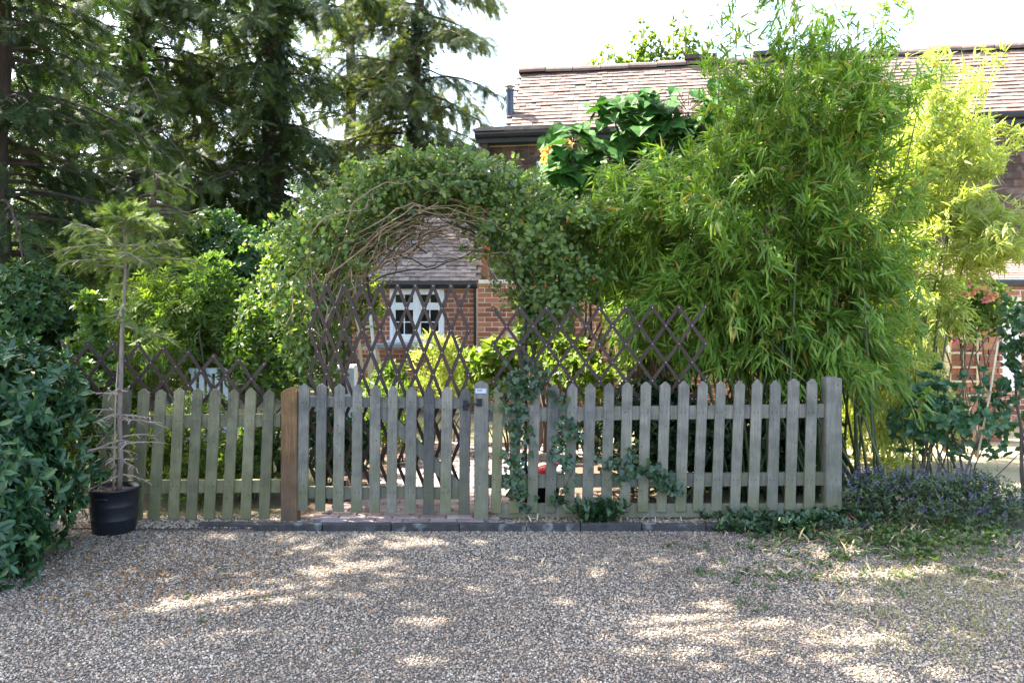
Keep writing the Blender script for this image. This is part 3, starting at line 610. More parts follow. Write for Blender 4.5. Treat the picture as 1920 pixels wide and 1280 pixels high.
def casement(parent, x0, x1, z0, z1, y):
    f = .058; mb = MB(); xm = (x0+x1)/2; zt = z0 + (z1-z0)*.66
    mb.box((x0, y-.03, z0), (x0+f, y+.04, z1)); mb.box((x1-f, y-.03, z0), (x1, y+.04, z1)); mb.box((x0+f, y-.03, z1-f), (x1-f, y+.04, z1)); mb.box((x0+f, y-.03, z0), (x1-f, y+.04, z0+f)); mb.box((xm-.03, y-.028, z0+f), (xm+.03, y+.038, z1-f)); mb.box((x0+f, y-.026, zt-.025), (xm-.03, y+.036, zt+.025)); mb.box((xm+.03, y-.026, zt-.025), (x1-f, y+.036, zt+.025))
    fr = mb.build('window', M['white'], parent)
    for a, b in ((x0+f, xm-.03), (xm+.03, x1-f)):
        for lo, hi, split in ((z0+f, zt-.025, True), (zt+.025, z1-f, False)):
            sash = MB(); s = .034
            sash.box((a+.001, y-.018, lo+.001), (a+s, y+.02, hi-.001)).box((b-s, y-.018, lo+.001), (b-.001, y+.02, hi-.001)).box((a+s, y-.018, lo+.001), (b-s, y+.02, lo+s)).box((a+s, y-.018, hi-s), (b-s, y+.02, hi-.001))
            c = (a+b)/2; sash.box((c-.008, y-.012, lo+s), (c+.008, y+.014, hi-s))
            if split: m_ = (lo+hi)/2; sash.box((a+s, y-.010, m_-.008), (c-.008, y+.012, m_+.008)).box((c+.008, y-.010, m_-.008), (b-s, y+.012, m_+.008))
            sash.build('sash', M['white'], fr)
            MB().box((a+s, y+.004, lo+s), (b-s, y+.008, hi-s)).build('pane', M['glass'], fr)
    return fr
cas = casement(ext, wx0, wx1, wz0, wz1, EY+.01)
MB().box((wx0-.06, EY-.07, wz0-.045), (wx1+.06, EY+.06, wz0-.003)).build('sill', M['white'], cas)
MB().tube([(ex0-.2, EY-.16, gz+.06), (ex1+.02, EY-.16, gz+.06)], .055, 8).box((ex0-.2, EY-.11, gz), (ex1+.02, EY-.085, gz+.14)).box((ex0-.2, EY-.085, gz+.002), (ex1+.01, EY+.03, gz+.016)).build('gutter', M['gutter'], ext)
MB().tube([(ex1-.02, EY-.07, gz+.02), (ex1-.02, EY-.07, 0)], .022, 8).build('downpipe', M['gutter'], ext)
ez = gz+.12; p2 = math.radians(42); n2 = 17; erest = MB()
MB().add([(ex0-.2, EY-.12, ez-.03), (ex1+.02, EY-.12, ez-.03), (ex1+.02, EY-.12+1.3, ez-.03+1.3*math.tan(p2)), (ex0-.2, EY-.12+1.3, ez-.03+1.3*math.tan(p2))], [(0, 1, 2, 3)]).build('roof', M['bark_dark'], ext); eroof = [c for c in ext.children if c.name.startswith('roof')][-1]
eme = MB().box((.002, -.015, 0), (tw-.002, .15, .021)).mesh('roof_tile', M['tile_grey'])
for r in range(n2):
    for c in range(int((ex1-ex0+.2)/tw)+1):
        u = ex0-.2 + c*tw - (tw/2 if r % 2 else 0); s = r*ga
        if u + tw > ex1+.1: continue
        mw = Matrix.Translation((u, EY-.16 + s*math.cos(p2)+rng.normal(0, .005), ez-.005 + s*math.sin(p2))) @ Matrix.Rotation(p2-.115+rng.normal(0, .025), 4, 'X') @ Matrix.Rotation(rng.normal(0, .015), 4, 'Y')
        if r < 12 and u > P(740, 0, EY).x-.1: obj('roof_tile', eme, eroof, mw=mw)
        else: erest.box((.002, -.015, 0), (tw-.002, .15, .021), mw)
erest.build('more_roof_tiles', M['tile_grey'], eroof, 'stuff')
# wing behind the extension: pale roof slope seen over the arch
wg = thing('rear_wing', 'rear wing with pale tiled roof seen just above the arch', 'house wing', (-1.3, 15.6, 0))
wa, wb = P(745, 300, 15.6), P(915, 300, 15.6); zt = P(0, 282, 16.6).z; ze = zt-1.15
MB().box((wa.x+.1, 15.55, 0), (wb.x, 17.6, ze)).build('wall', M['brick'], wg)
wr = MB(); pw_ = math.atan2(zt-ze, 1.1)
for r in range(16):
    for c in range(int((wb.x-wa.x)/tw)):
        s = r*ga; wr.box((.002, -.015, 0), (tw-.002, .15, .021), Matrix.Translation((wa.x + c*tw + (tw/2 if r % 2 else 0), 15.45 + s*math.cos(pw_), ze + s*math.sin(pw_))) @ Matrix.Rotation(pw_-.115+rng.normal(0, .02), 4, 'X'))
wr.build('roof', M['tile'], wg, 'stuff')
# lean-to at right with cream door, brick pier
LT = P(1745, 520, 9.6)
lean = thing('lean_to', 'lean-to porch with pink tiled roof, cream door and brick pier at right', 'porch', (P(1830, 0, 9.6).x, 9.6, 0))
x0, x1 = P(1735, 0, 9.6).x, P(1990, 0, 9.6).x; zl, zh = P(0, 528, 9.5).z, P(0, 488, 10.2).z
lr = MB(); pl_ = math.atan2(zh-zl, .8); SLl = math.hypot(zh-zl, .8)
for r in range(int(SLl/ga)+1):
    for c in range(int((x1-x0)/tw)):
        obj('roof_tile', tme, lean, mw=Matrix.Translation((x0 + c*tw + (tw/2 if r % 2 else 0), 9.45 + r*ga*math.cos(pl_), zl + r*ga*math.sin(pl_))) @ Matrix.Rotation(pl_-.05+rng.normal(0, .02), 4, 'X'))
MB().tube([(x0, 9.42, zl-.02), (x1, 9.42, zl-.02)], .045, 8).build('gutter', M['gutter'], lean)
pa, pb = P(1785, 0, 9.6).x, P(1880, 0, 9.6).x
MB().box((pa+.01, 9.63, -.05), (pb-.01, 9.8, zl-.03)).build('pier_core', M['mortar'], lean)
bricks(lean, pa, pb, 0, zl-.08, 9.6, Matrix.Identity(4))
da, db = P(1600, 0, 9.9).x, P(1745, 0, 9.9).x; mb = MB(); q = da; k = 0
while q < db-.05:
    MB().box((q+.003, 9.88+.002*(k % 2), .02), (q+.11, 9.91, 2.0)).build('door_board', M['cream'], lean); q += .112; k += 1
MB().box((db+.005, 9.84, 0), (db+.07, 9.92, 2.05)).build('door_frame', M['cream'], lean)
MB().box((pb+.05, 9.78, .6), (pb+.34, 9.84, 1.75)).build('white_panel', M['white'], lean)
tr = thing('wooden_trellis', 'tan square wooden trellis fixed on the brick pier', 'trellis', (P(1800, 0, 9.55).x, 9.55, .5))
for q in range(3): X = P(1782+q*26, 0, 9.56).x; MB().box((X-.012, 9.567, .5), (X+.012, 9.583, 2.02)).build('upright', M['cane'], tr)
for q in range(9): Z = .55 + q*.17; MB().box((P(1778, 0, 9.56).x, 9.551, Z), (P(1840, 0, 9.56).x, 9.566, Z+.022)).build('slat', M['cane'], tr)
# neighbour's roof in the gap at far left
nb = thing('far_house', 'pale roof of a far house in the gap at left', 'house', (P(60, 0, 26).x, 26, 0))
a, b = P(-40, 505, 26), P(112, 505, 26); MB().box((a.x, 26.2, 0), (b.x, 31, a.z)).build('wall', M['cream'], nb); zr = P(0, 462, 28.5).z
MB().add([(a.x-.3, 25.9, a.z-.1), (b.x+.3, 25.9, a.z-.1), (b.x+.3, 28.6, zr), (a.x-.3, 28.6, zr), (b.x+.3, 31.3, a.z-.1), (a.x-.3, 31.3, a.z-.1)], [(0, 1, 2, 3), (3, 2, 4, 5), (1, 4, 2), (0, 3, 5)]).build('roof', M['tile'], nb)

# ------------------------------------------------------------------ large trees
def conifer(name, label, cat, base, height, z0, nbr, blen, m, tr, L=.26, dens=1.0, group=None, azr=None, ivy=0, droop=.45, bark='bark_dark', rise=.15, tw=(.22, .6)):
    base = Vector(base); t = thing(name, label, cat, base, group)
    n = 12; tp = [base + Vector((.06*math.sin(q*.9+base.x), .05*math.cos(q*1.3), height*q/n)) for q in range(n+1)]; tp[0].z = -.1
    MB().tube(tp, [tr*(1.25 if q == 0 else 1-.8*q/n) for q in range(n+1)], 10).build('trunk', M[bark], t, smooth=True)
    br = MB(); PP, DD, LL = [], [], []
    for i in range(nbr):
        z = z0 + (height-z0)*(i+rng.uniform(0, 1))/nbr; az = rng.uniform(0, 2*math.pi) if azr is None else rng.uniform(*azr)
        ln = blen*(1-.45*(z/height)**2)*rng.uniform(.55, 1.12); h = np.array([math.cos(az), math.sin(az), 0]); ts = np.linspace(0, 1, 7); bend = rng.normal(0, .12)
        sd = np.array([-h[1], h[0], 0]); pts = np.array(base)[None, :]*[1, 1, 0] + [0, 0, z] + h*(ts*ln)[:, None] + sd*(ts**2*ln*bend)[:, None] + np.array([0, 0, 1.])*(ln*(rise*ts - droop*rng.uniform(.6, 1.3)*ts**2))[:, None]
        br.tube(pts.tolist(), (np.linspace(.028, .006, 7)*(.5+ln/blen*.6)).tolist(), 5)
        k = max(5, int(ln/.10*dens)); tt = rng.uniform(.14, 1, k); p0 = np.array([np.interp(tt, ts, pts[:, c]) for c in range(3)]).T
        sgn = rng.choice([-1, 1], k); td = unit(h*rng.uniform(.3, .9, k)[:, None] + sd*(sgn*rng.uniform(.3, 1, k))[:, None] + np.array([0, 0, 1.])*rng.uniform(-.75, .12, k)[:, None])
        tl = rng.uniform(*tw, k)*(1.05-.5*tt)
        for f_ in (.15, .45, .75, 1.0):
            PP.append(p0 + td*(tl*f_)[:, None] + np.array([0, 0, -1.])*(tl*f_**2*.25)[:, None]); DD.append(unit(td + rng.normal(0, .35, (k, 3)) + [0, 0, -.15-.3*f_])); LL.append(L*rng.uniform(.6, 1.25, k))
        for j in range(0, k, 3): br.tube([p0[j].tolist(), (p0[j]+td[j]*tl[j]*.55+[0, 0, -.02]).tolist(), (p0[j]+td[j]*tl[j]+[0, 0, -.25*tl[j]]).tolist()], [.007, .005, .003], 3, False)
    br.build('branches', M[bark], t, smooth=True)
    PP = np.vstack(PP); DD = np.vstack(DD); LL = np.concatenate(LL); Nn = unit(rng.normal(0, .45, PP.shape) + [0, 0, 1])
    leaves('crown', PP, DD, Nn, LL, LL*.95, 'spray', m, t)
    if ivy:
        z = rng.uniform(.1, min(height*.8, 8.5), ivy); a = rng.uniform(0, 6.283, ivy); o = np.stack([np.cos(a), np.sin(a), np.zeros(ivy)], 1)
        rad = tr*(1-.8*z/height)+.03+np.abs(rng.normal(0, .09, ivy)); p = np.array(base)*[1, 1, 0] + o*rad[:, None] + np.stack([0*z, 0*z, z], 1)
        D = unit(o*.5 + rng.normal(0, .5, (ivy, 3)) + [0, 0, -.6]); leaves('ivy', p, D, unit(o+rng.normal(0, .3, (ivy, 3))+[0, 0, .3]), rng.uniform(.06, .12, ivy), rng.uniform(.06, .12, ivy), 'ivy', M['l_ivy'], t)
    return t
gT = 'tall conifers behind the garden'
conifer('conifer_tree', 'tall dark ivy-clad conifer second from left edge behind potted tree', 'tree', (P(262, 0, 14.5).x, 14.5, 0), 10.5, 1.6, 115, 3.0, M['l_conifer'], .26, L=.26, group=gT, ivy=3400, dens=1.4)
conifer('conifer_tree', 'tall ivy-clad conifer with the thickest dark trunk, middle of the row', 'tree', (P(512, 0, 15.2).x, 15.2, 0), 11, 2.6, 100, 2.9, M['l_conifer'], .34, L=.26, group=gT, ivy=4200, dens=1.4)
conifer('conifer_tree', 'lighter olive conifer with sparse right side, nearest to the house', 'tree', (P(785, 0, 17).x, 17, 0), 10, 2.6, 115, 2.7, M['l_conifer_lt'], .24, L=.27, group=gT, ivy=2600, dens=1.4)
conifer('yew_tree', 'dark yew with hanging branches filling the upper left corner', 'tree', (P(0, 0, 9.6).x, 9.6, 0), 6.6, 1.9, 135, 2.3, M['l_yew'], .2, L=.20, group=gT, dens=1.3, tw=(.18, .45))
conifer('conifer_tree', 'far conifer filling the gap between the two ivy-clad trunks', 'tree', (P(390, 0, 21).x, 21, 0), 13, 2.0, 115, 3.3, M['l_conifer_lt'], .26, L=.38, group=gT, dens=.6)
conifer('conifer_tree', 'far conifer standing behind the gap left of the olive conifer', 'tree', (P(655, 0, 23).x, 23, 0), 14, 2.5, 95, 3.2, M['l_conifer_lt'], .26, L=.32, group=gT, dens=.8)
conifer('conifer_tree', 'far dark conifer showing between yew and first ivy-clad trunk', 'tree', (P(130, 0, 18).x, 18, 0), 12, 1.5, 120, 3.2, M['l_conifer'], .26, L=.32, group=gT, dens=.8)
conifer('young_conifer', 'young feathery light green conifer behind the potted tree', 'tree', (P(290, 0, 9.4).x, 9.4, 0), 3.25, .9, 60, .75, M['l_spruce'], .04, L=.13, dens=1.5, bark='bark', tw=(.1, .22))

# tall broadleaf canopy over the drive, outside the picture: its shade falls over drive, fence and front of the bamboo
sh = thing('broadleaf_tree', 'tall broadleaf tree overhanging the drive, its dappled shade on the gravel', 'tree', (-9.2, 5.2, 0))
tp = [Vector((-9.2, 5.2, -.1)), Vector((-9.1, 5.2, 2)), Vector((-8.7, 5.3, 4.2)), Vector((-7.9, 5.5, 6.5)), Vector((-7.2, 5.8, 8.5))]
MB().tube(tp, [.42, .34, .28, .2, .1], 10).build('trunk', M['bark'], sh, smooth=True)
SHD = []
bb = MB()
CAN = []
for gx in np.arange(-5.0, 5.6, .85):
    for gyy in np.arange(1.5, 6.3, .8):
        if rng.uniform() < .02: continue
        h = rng.uniform(6.0, 8.6); q = Vector((gx, gyy, 0)) + SUN*(h/SUN.z); CAN.append((q.x + rng.normal(0, .22), q.y + rng.normal(0, .22), h, rng.uniform(.62, .9)))
cp, cd = [], []
for (cx, cyy, cz, cr) in CAN:
    k = int(800*cr*cr); d = rdir(k); r = np.cbrt(rng.uniform(.02, 1, k))
    cp.append(np.array([cx, cyy, cz]) + d*r[:, None]*[cr, cr, cr*.55]); cd.append(d)
    bb.tube(curve_pts(tp[3 + random.randint(0, 1)], (cx, cyy, cz), 6, -.2, .12), [.07, .055, .04, .03, .02, .01], 5)
cp = np.vstack(cp); cd = np.vstack(cd)
hi = cp[:, 2] > 1.53 + .40*np.maximum(cp[:, 1], 0) + .3; cp, cd = cp[hi], cd[hi]
gp = cp[:, :2] - np.array([[SUN.x, SUN.y]])/SUN.z*cp[:, 2:3]          # where each leaf's shadow lands; the crown has openings above these spots
for px, py, rx, ry in ((430, 1125, 140, 14), (330, 1140, 110, 12), (545, 1115, 45, 14), (790, 1155, 60, 16), (790, 1242, 60, 20), (1345, 1150, 62, 26), (1600, 1190, 70, 20), (1500, 1170, 60, 10), (1300, 1265, 70, 12), (1620, 1255, 60, 18), (790, 1020, 60, 9), (700, 1060, 50, 8), (470, 1185, 60, 8), (115, 1222, 40, 8), (1100, 1010, 50, 6), (1640, 1080, 120, 9), (1750, 1070, 60, 8), (60, 1262, 70, 10), (900, 1018, 30, 6), (470, 905, 12, 25), (730, 985, 130, 6)):
    yc = F*CH/(py-HZ); xc = (px-960)*yc/F; rxw = 1.15*rx*yc/F; ryw = 1.25*ry*yc*yc/(F*CH)
    ok = ((gp[:, 0]-xc)/rxw)**2 + ((gp[:, 1]-yc)/ryw)**2 > 1; cp, cd, gp = cp[ok], cd[ok], gp[ok]
bb.build('branches', M['bark'], sh, smooth=True)
leaves('crown', cp, unit(cd + rng.normal(0, .6, cp.shape) + [0, 0, -.3]), unit(rng.normal(0, .6, cp.shape) + [0, 0, 1]), rng.uniform(.11, .18, len(cp)), rng.uniform(.09, .13, len(cp)), 'rhomb', M['l_canopy'], sh)

# ------------------------------------------------------------------ bamboo
def bamboo(name, label, ells, base, n_culm, n_cl, m, L, wisps, Yc, dr, k=6, spread_y=.5, wratio=.13):
    t = thing(name, label, 'bamboo', base); sc = Yc/F
    k_s = 13; n_s = n_cl//k_s
    w = np.array([rx*ry for _, _, rx, ry in ells], float); idx = rng.choice(len(ells), n_s, p=w/w.sum()); e = np.array(ells, float)[idx]
    d = rdir(n_s); r = 1-np.abs(rng.normal(0, .26, n_s)); r = np.clip(r, .1, 1.05)
    c = np.stack([(e[:, 0]-960)*sc, np.full(n_s, Yc)+rng.normal(0, .12, n_s), CH+(HZ-e[:, 1])*sc], 1)
    p = c + d*r[:, None]*np.stack([e[:, 2]*sc, np.full(n_s, dr), e[:, 3]*sc], 1)
    ax = unit(rng.normal(0, .5, p.shape) + unit(p - np.array([base[0], base[1], 1.7]))*.9 + [0, -.2, -.05])       # each twig runs outwards and droops at its end
    u_ = np.linspace(-.55, .45, k_s)[None, :, None]; ln_ = rng.uniform(.24, .46, n_s)[:, None, None]
    p = (p[:, None, :] + ax[:, None, :]*u_*ln_ + np.array([0, 0, -1.])*np.maximum(u_+.1, 0)**2*ln_*.8).reshape(-1, 3) + rng.normal(0, .035, (n_s*k_s, 3))
    o = unit(np.repeat(ax, k_s, 0)*.9 + rng.normal(0, .38, p.shape) + [0, -.1, -.16])
    kp = (p[:, 1] > FY + .12) | (p[:, 2] > .98); p, o = p[kp], o[kp]
    for i, (px, py0, py1, dx) in enumerate(wisps):        # tall thin shoots above the clump
        q = 42; tt = rng.uniform(0, 1, q); x_ = px + dx*tt; y_ = py0 + (py1-py0)*tt; Yw = Yc + rng.uniform(-.4, .4)
        pw = np.stack([(x_-960)*sc, np.full(q, Yw), CH+(HZ-y_)*sc], 1) + rng.normal(0, 1, (q, 3))*np.array([.11, .11, .05])*(1.15-tt*.5)[:, None]
        p = np.vstack([p, pw]); o = np.vstack([o, unit(rng.normal(0, .6, (q, 3)) + [0, 0, .25])])
    pp = np.repeat(p, k, 0)+rng.normal(0, .018, (len(p)*k, 3)); oo = np.repeat(o, k, 0)
    D = unit(oo + rng.normal(0, .42, pp.shape) + [0, 0, -.16]); Nn = unit(rng.normal(0, .5, pp.shape) + [0, -.2, 1])
    Ls = L*rng.uniform(.6, 1.25, len(pp)); leaves('foliage', pp, D, Nn, Ls, Ls*wratio, 'lance', m, t)
    for i in range(n_culm):
        ex_ = ells[rng.integers(len(ells))]; top = Vector(((ex_[0]+rng.uniform(-.5, .5)*ex_[2]-960)*sc, Yc+rng.uniform(-.5, .5)*dr, CH+(HZ-ex_[1]+ex_[3]*.5)*sc))
        b = Vector((base[0]+rng.normal(0, spread_y), base[1]+rng.normal(0, .28), -.02)); b.y = max(b.y, FY+.2); b.x = min(b.x, base[0]+.58); md = b.lerp(top, .5); md.x = b.x*.65+top.x*.35; md.y = b.y*.7+top.y*.3
        pts = [b.lerp(md, q/3) for q in range(3)] + [md.lerp(top, q/3) for q in range(4)]; MB().tube(pts, [.011, .0105, .01, .009, .007, .005, .003], 6).build('culm', M['culm'], t, smooth=True)
    for (px, py0, py1, dx) in wisps:
        Yw = Yc + rng.uniform(-.2, .2); b = Vector((base[0]+rng.normal(0, .3), base[1]+.1, 0)); A, B = P(px, py0+120, Yw), P(px+dx, py1, Yw)
        MB().tube([b, b.lerp(A, .6)+Vector((.05, 0, .1)), A, A.lerp(B, .5), B], [.01, .009, .007, .005, .002], 6).build('culm', M['culm'], t, smooth=True)
    return t
BE = [(1485, 265, 150, 150), (1580, 400, 105, 210), (1400, 440, 190, 190), (1265, 420, 135, 110), (1500, 570, 190, 140), (1595, 600, 85, 150), (1290, 560, 120, 120), (1430, 650, 150, 75), (1530, 670, 110, 55), (1205, 350, 90, 65), (1175, 440, 80, 90), (1200, 560, 80, 90), (1485, 175, 110, 80), (1580, 250, 95, 125)]
bamboo('bamboo', 'large dense green bamboo clump arching over the right picket fence', BE, (P(1480, 0, 6.9).x, 6.85, 0), 90, 10600, M['l_bamboo'], .14,
       [(1383, 230, -20, -4), (1340, 190, 40, 15), (1470, 140, 0, 30), (1530, 140, -20, 40), (1600, 150, 20, 60), (1650, 180, 30, 45), (1430, 140, 10, -10), (1560, 130, -10, 10), (1690, 230, 120, 50)], 6.95, .85)
BP = [(1745, 330, 105, 110), (1690, 430, 60, 120), (1830, 275, 60, 50), (1780, 450, 110, 80), (1850, 400, 50, 40), (1720, 240, 50, 60), (1700, 560, 70, 70), (1680, 690, 60, 90), (1650, 800, 70, 80), (1870, 460, 60, 40), (1615, 720, 45, 130), (1720, 760, 60, 60), (1730, 600, 60, 60)]
bamboo('bamboo', 'bamboo with sunlight painted into its pale leaves in front of house at right', BP, (P(1700, 0, 8.2).x, 8.0, 0), 9, 5600, M['l_bamboo_sunlit'], .12, [(1700, 220, 110, 30), (1760, 230, 120, 60), (1800, 220, 140, 40)], 8.2, .5, spread_y=.25, wratio=.16)

# ------------------------------------------------------------------ large-leaved tree between house and bamboo
cat_t = thing('large_leaved_tree', 'shrubby tree with large heart-shaped leaves before the tiled roof', 'tree', (P(1230, 0, 8.8).x, 8.8, 0))
hm = []
for q in range(5):
    tv, tf = T['heart']; v = [(x_, y_, z_ + random.uniform(-.04, .04)) for x_, y_, z_ in tv]; hm.append(me_from('leaf', v, tf, M['l_big']))
cst = MB(); root = Vector((P(1230, 0, 8.8).x, 8.8, 0)); CL = [(1075, 270, 50), (1130, 320, 70), (1070, 320, 45), (1150, 220, 45), (1215, 200, 45), (1225, 260, 70), (1290, 210, 60), (1300, 290, 70), (1360, 170, 35), (1350, 240, 55), (1180, 300, 70), (1110, 380, 40)]
for (px, py, r) in CL:
    c = P(px, py, 8.8); cst.tube(curve_pts(root, c, 7, -.15, .06), [.05, .042, .035, .028, .02, .014, .008], 6)
    for q in range(int(r*.62)+5):
        d = rdir(1)[0]; rr = r*8.8/F*random.uniform(.4, 1.05); pos = c + Vector((d[0]*rr, d[1]*rr, d[2]*rr*.85))
        D = Vector((d[0]*.8+random.uniform(-.4, .4), d[1]*.6-.35, -.35+random.uniform(-.4, .3))).normalized(); Nv = Vector((random.uniform(-.5, .5), random.uniform(-.9, .1), 1)); S = D.cross(Nv).normalized(); Nv = S.cross(D)
        s = random.uniform(.13, .25); mw = Matrix(((D.x*s, S.x*s, Nv.x*s, pos.x), (D.y*s, S.y*s, Nv.y*s, pos.y), (D.z*s, S.z*s, Nv.z*s, pos.z), (0, 0, 0, 1)))
        obj('leaf', random.choice(hm), cat_t, mw=mw); cst.tube([c.lerp(pos, .3), pos], [.005, .004], 4, False)
cst.build('branches', M['bark'], cat_t, smooth=True)
shrub('peach_shrub', 'peach-coloured young leaves of a shrub beside the tile-hung wall', 'shrub', P(1050, 300, 9.6), (.22, .3, .38), 420, .10, .5, 'oval', M['l_bronze'], base=(P(1050, 0, 9.6).x, 9.6, 0))
stt = thing('sunlit_tree', 'sunlit pale green feathery tree tops rising behind the roof ridge', 'tree', (P(1225, 0, 20).x, 20, 0)); sp_, sb = [], MB()
for px, py in ((1112, 100), (1140, 82), (1165, 105), (1186, 60), (1206, 30), (1222, 55), (1240, 70), (1262, 40), (1285, 26), (1302, 60), (1325, 80), (1200, 95), (1250, 95), (1290, 90)):
    A, B = P(px, py, 20), P(px + random.uniform(-8, 8), 190, 20); k = 70; t_ = rng.uniform(0, 1, k)**.7
    sp_.append(np.array(A)*(1-t_)[:, None] + np.array(B)*t_[:, None] + rng.normal(0, 1, (k, 3))*(.05+.22*t_)[:, None]*[1, 1, .4]); sb.tube([(P(1225, 0, 20).x, 20, 0), (B.x*.7+P(1225, 0, 20).x*.3, 20, 3), B, A], [.12, .09, .04, .008], 5)
sp_ = np.vstack(sp_); pp, D, Nn = whorl(sp_, unit(rng.normal(0, .4, sp_.shape)+[0, 0, .8]), 6, .7, .3, .3); leaves('crown', pp, D, Nn, rng.uniform(.08, .18, len(pp)), rng.uniform(.04, .08, len(pp)), 'oval', M['l_lime'], stt); sb.build('branches', M['bark'], stt, smooth=True)

# ------------------------------------------------------------------ garden arch with climbing rose
AY = 6.75
arch = thing('garden_arch', 'thin dark metal garden arch behind the gate, mostly hidden by rose', 'arch', (P(800, 0, AY).x, AY, 0))
for yy in (6.45, 7.05):
    lx, rx = P(628, 0, AY).x, P(985, 0, AY).x; pts = [(lx, yy, 0), (lx, yy, 1.5)] + [((lx+rx)/2 - (rx-lx)/2*math.cos(a), yy, 1.5 + .85*math.sin(a)) for a in np.linspace(.1, math.pi-.1, 12)] + [(rx, yy, 1.5), (rx, yy, 0)]
    MB().tube(pts, .009, 6).build('hoop', M['iron'], arch, smooth=True)
for q in range(6):
    for X in (lx, rx): MB().tube([(X, 6.45, .25+q*.25), (X, 7.05, .25+q*.25)], .005, 5).build('rung', M['iron'], arch, smooth=True)
rose = thing('climbing_rose', 'rambling rose covering the garden arch with small leaves and bare stems', 'climber', (P(985, 0, AY).x, AY, 0))
CP = np.array([(596, 700), (585, 610), (592, 530), (642, 462), (705, 412), (780, 384), (860, 382), (945, 410), (1010, 450), (1050, 505), (1030, 560), (1000, 620)], float)
RP = np.array([55, 70, 92, 100, 90, 82, 84, 92, 102, 95, 72, 30], float)
def arc(t):
    s = t*(len(CP)-1); return np.array([np.interp(s, np.arange(len(CP)), CP[:, c]) for c in (0, 1)]).T, np.interp(s, np.arange(len(CP)), RP)
n = 4600; tt = np.clip(rng.beta(1.1, 1.15, n), 0, 1); c2, rr = arc(tt); d = rdir(n); rad = np.clip(1-np.abs(rng.normal(0, .33, n)), .05, 1.12); sc = AY/F
d[:, 2] = np.where((d[:, 2] < -.1) & (tt > .2) & (tt < .62), np.abs(d[:, 2])*.8, d[:, 2])
off = d*(rr*rad)[:, None]*sc
p = np.stack([(c2[:, 0]-960)*sc + off[:, 0], AY + off[:, 1]*1.5, CH+(HZ-c2[:, 1])*sc + off[:, 2]], 1)
extra, eo, _ = blob(330, P(770, 325, AY), (.62, .4, .20), 8); p = np.vstack([p, extra]); d = np.vstack([d, eo])
extra, eo, _ = blob(420, P(1080, 440, AY-.05), (.45, .4, .35), 8); p = np.vstack([p, extra]); d = np.vstack([d, eo])
for q in range(260):                                  # loose shoots sticking out of the mass
    t_ = rng.uniform(.12, .95); c2, rr = arc(np.array([t_])); a_ = rng.uniform(.1, math.pi-.1); dv_ = np.array([math.cos(a_), rng.normal(-.3, .5), math.sin(a_)*.9]); dv_ = dv_/np.linalg.norm(dv_)
    st_ = np.array([(c2[0, 0]-960)*sc, AY, CH+(HZ-c2[0, 1])*sc]) + dv_*rr[0]*.85*sc; ln_ = rng.uniform(.10, .42); k_ = int(ln_/.032); u_ = np.linspace(0, 1, k_)[:, None]
    p = np.vstack([p, st_ + dv_*ln_*u_ + np.array([0, 0, -.25*ln_])*u_**2]); d = np.vstack([d, np.repeat(dv_[None], k_, 0)])
pp, D, Nn = whorl(p, unit(d + rng.normal(0, .5, d.shape)), 4, .8, .0, .3); pp = pp + rng.normal(0, .02, pp.shape)
Ls = .044*rng.uniform(.6, 1.45, len(pp)); leaves('foliage', pp, D, Nn, Ls, Ls*.7, 'oval', M['l_rose'], rose)
st = MB()
for q in range(150):
    a0 = rng.beta(1.1, 2.0)*.6; a1 = min(.78, a0 + rng.uniform(.10, .34)); k = 12; ts = np.linspace(a0, a1, k); c2, rr = arc(ts); o2 = np.linspace(rng.uniform(-1.0, .1), rng.uniform(-1.0, .5), k); side = rng.normal(0, .28); wob = np.cumsum(rng.normal(0, .03, (k, 3)), 0)
    nx = np.gradient(c2[:, 0]); ny = np.gradient(c2[:, 1]); ln = np.hypot(nx, ny); ox, oy = ny/ln, -nx/ln            # outward normal in the arch plane
    X = (c2[:, 0] + ox*rr*o2*1.0 - 960)*sc; Z = CH + (HZ - (c2[:, 1] + oy*rr*o2))*sc
    st.tube(np.stack([X, np.full(k, AY+side), Z], 1) + wob, np.linspace(rng.uniform(.003, .008), .0025, k).tolist(), 5)
st.build('stems', M['vine'], rose, smooth=True)
dk = MB()
for (pts, r) in [([(690, 560), (690, 500), (720, 462), (775, 440), (830, 432)], .013), ([(695, 530), (740, 510), (800, 503), (850, 490), (890, 470)], .008), ([(700, 455), (760, 480), (800, 502), (830, 490), (880, 478)], .007), ([(800, 475), (770, 455), (762, 425)], .007), ([(650, 740), (640, 640), (610, 560), (640, 480)], .012), ([(985, 740), (975, 660), (990, 590), (960, 500)], .03), ([(965, 740), (1000, 660), (985, 600), (1020, 520)], .02), ([(600, 745), (612, 640), (588, 545)], .014)]:
    w_ = [P(x_, y_, AY-.1+.1*i_) for i_, (x_, y_) in enumerate(pts)]; w2 = []
    for a_, b_ in zip(w_[:-1], w_[1:]): w2 += [a_.lerp(b_, s_) + Vector(rng.normal(0, .008, 3)) for s_ in (0, .33, .66)]
    dk.tube(w2+[w_[-1]], np.linspace(r, r*.6, len(w2)+1).tolist(), 6)
dk.build('trunk', M['bark_dark'], rose, smooth=True)
for q in range(9):
    c = P(random.uniform(900, 1120), random.uniform(380, 560), AY-.45); mb = MB().lathe([(.001, -.011), (.008, -.007), (.010, 0), (.007, .008), (.001, .011)], c, 8); mb.build('hip', M['hip'], rose, smooth=True)

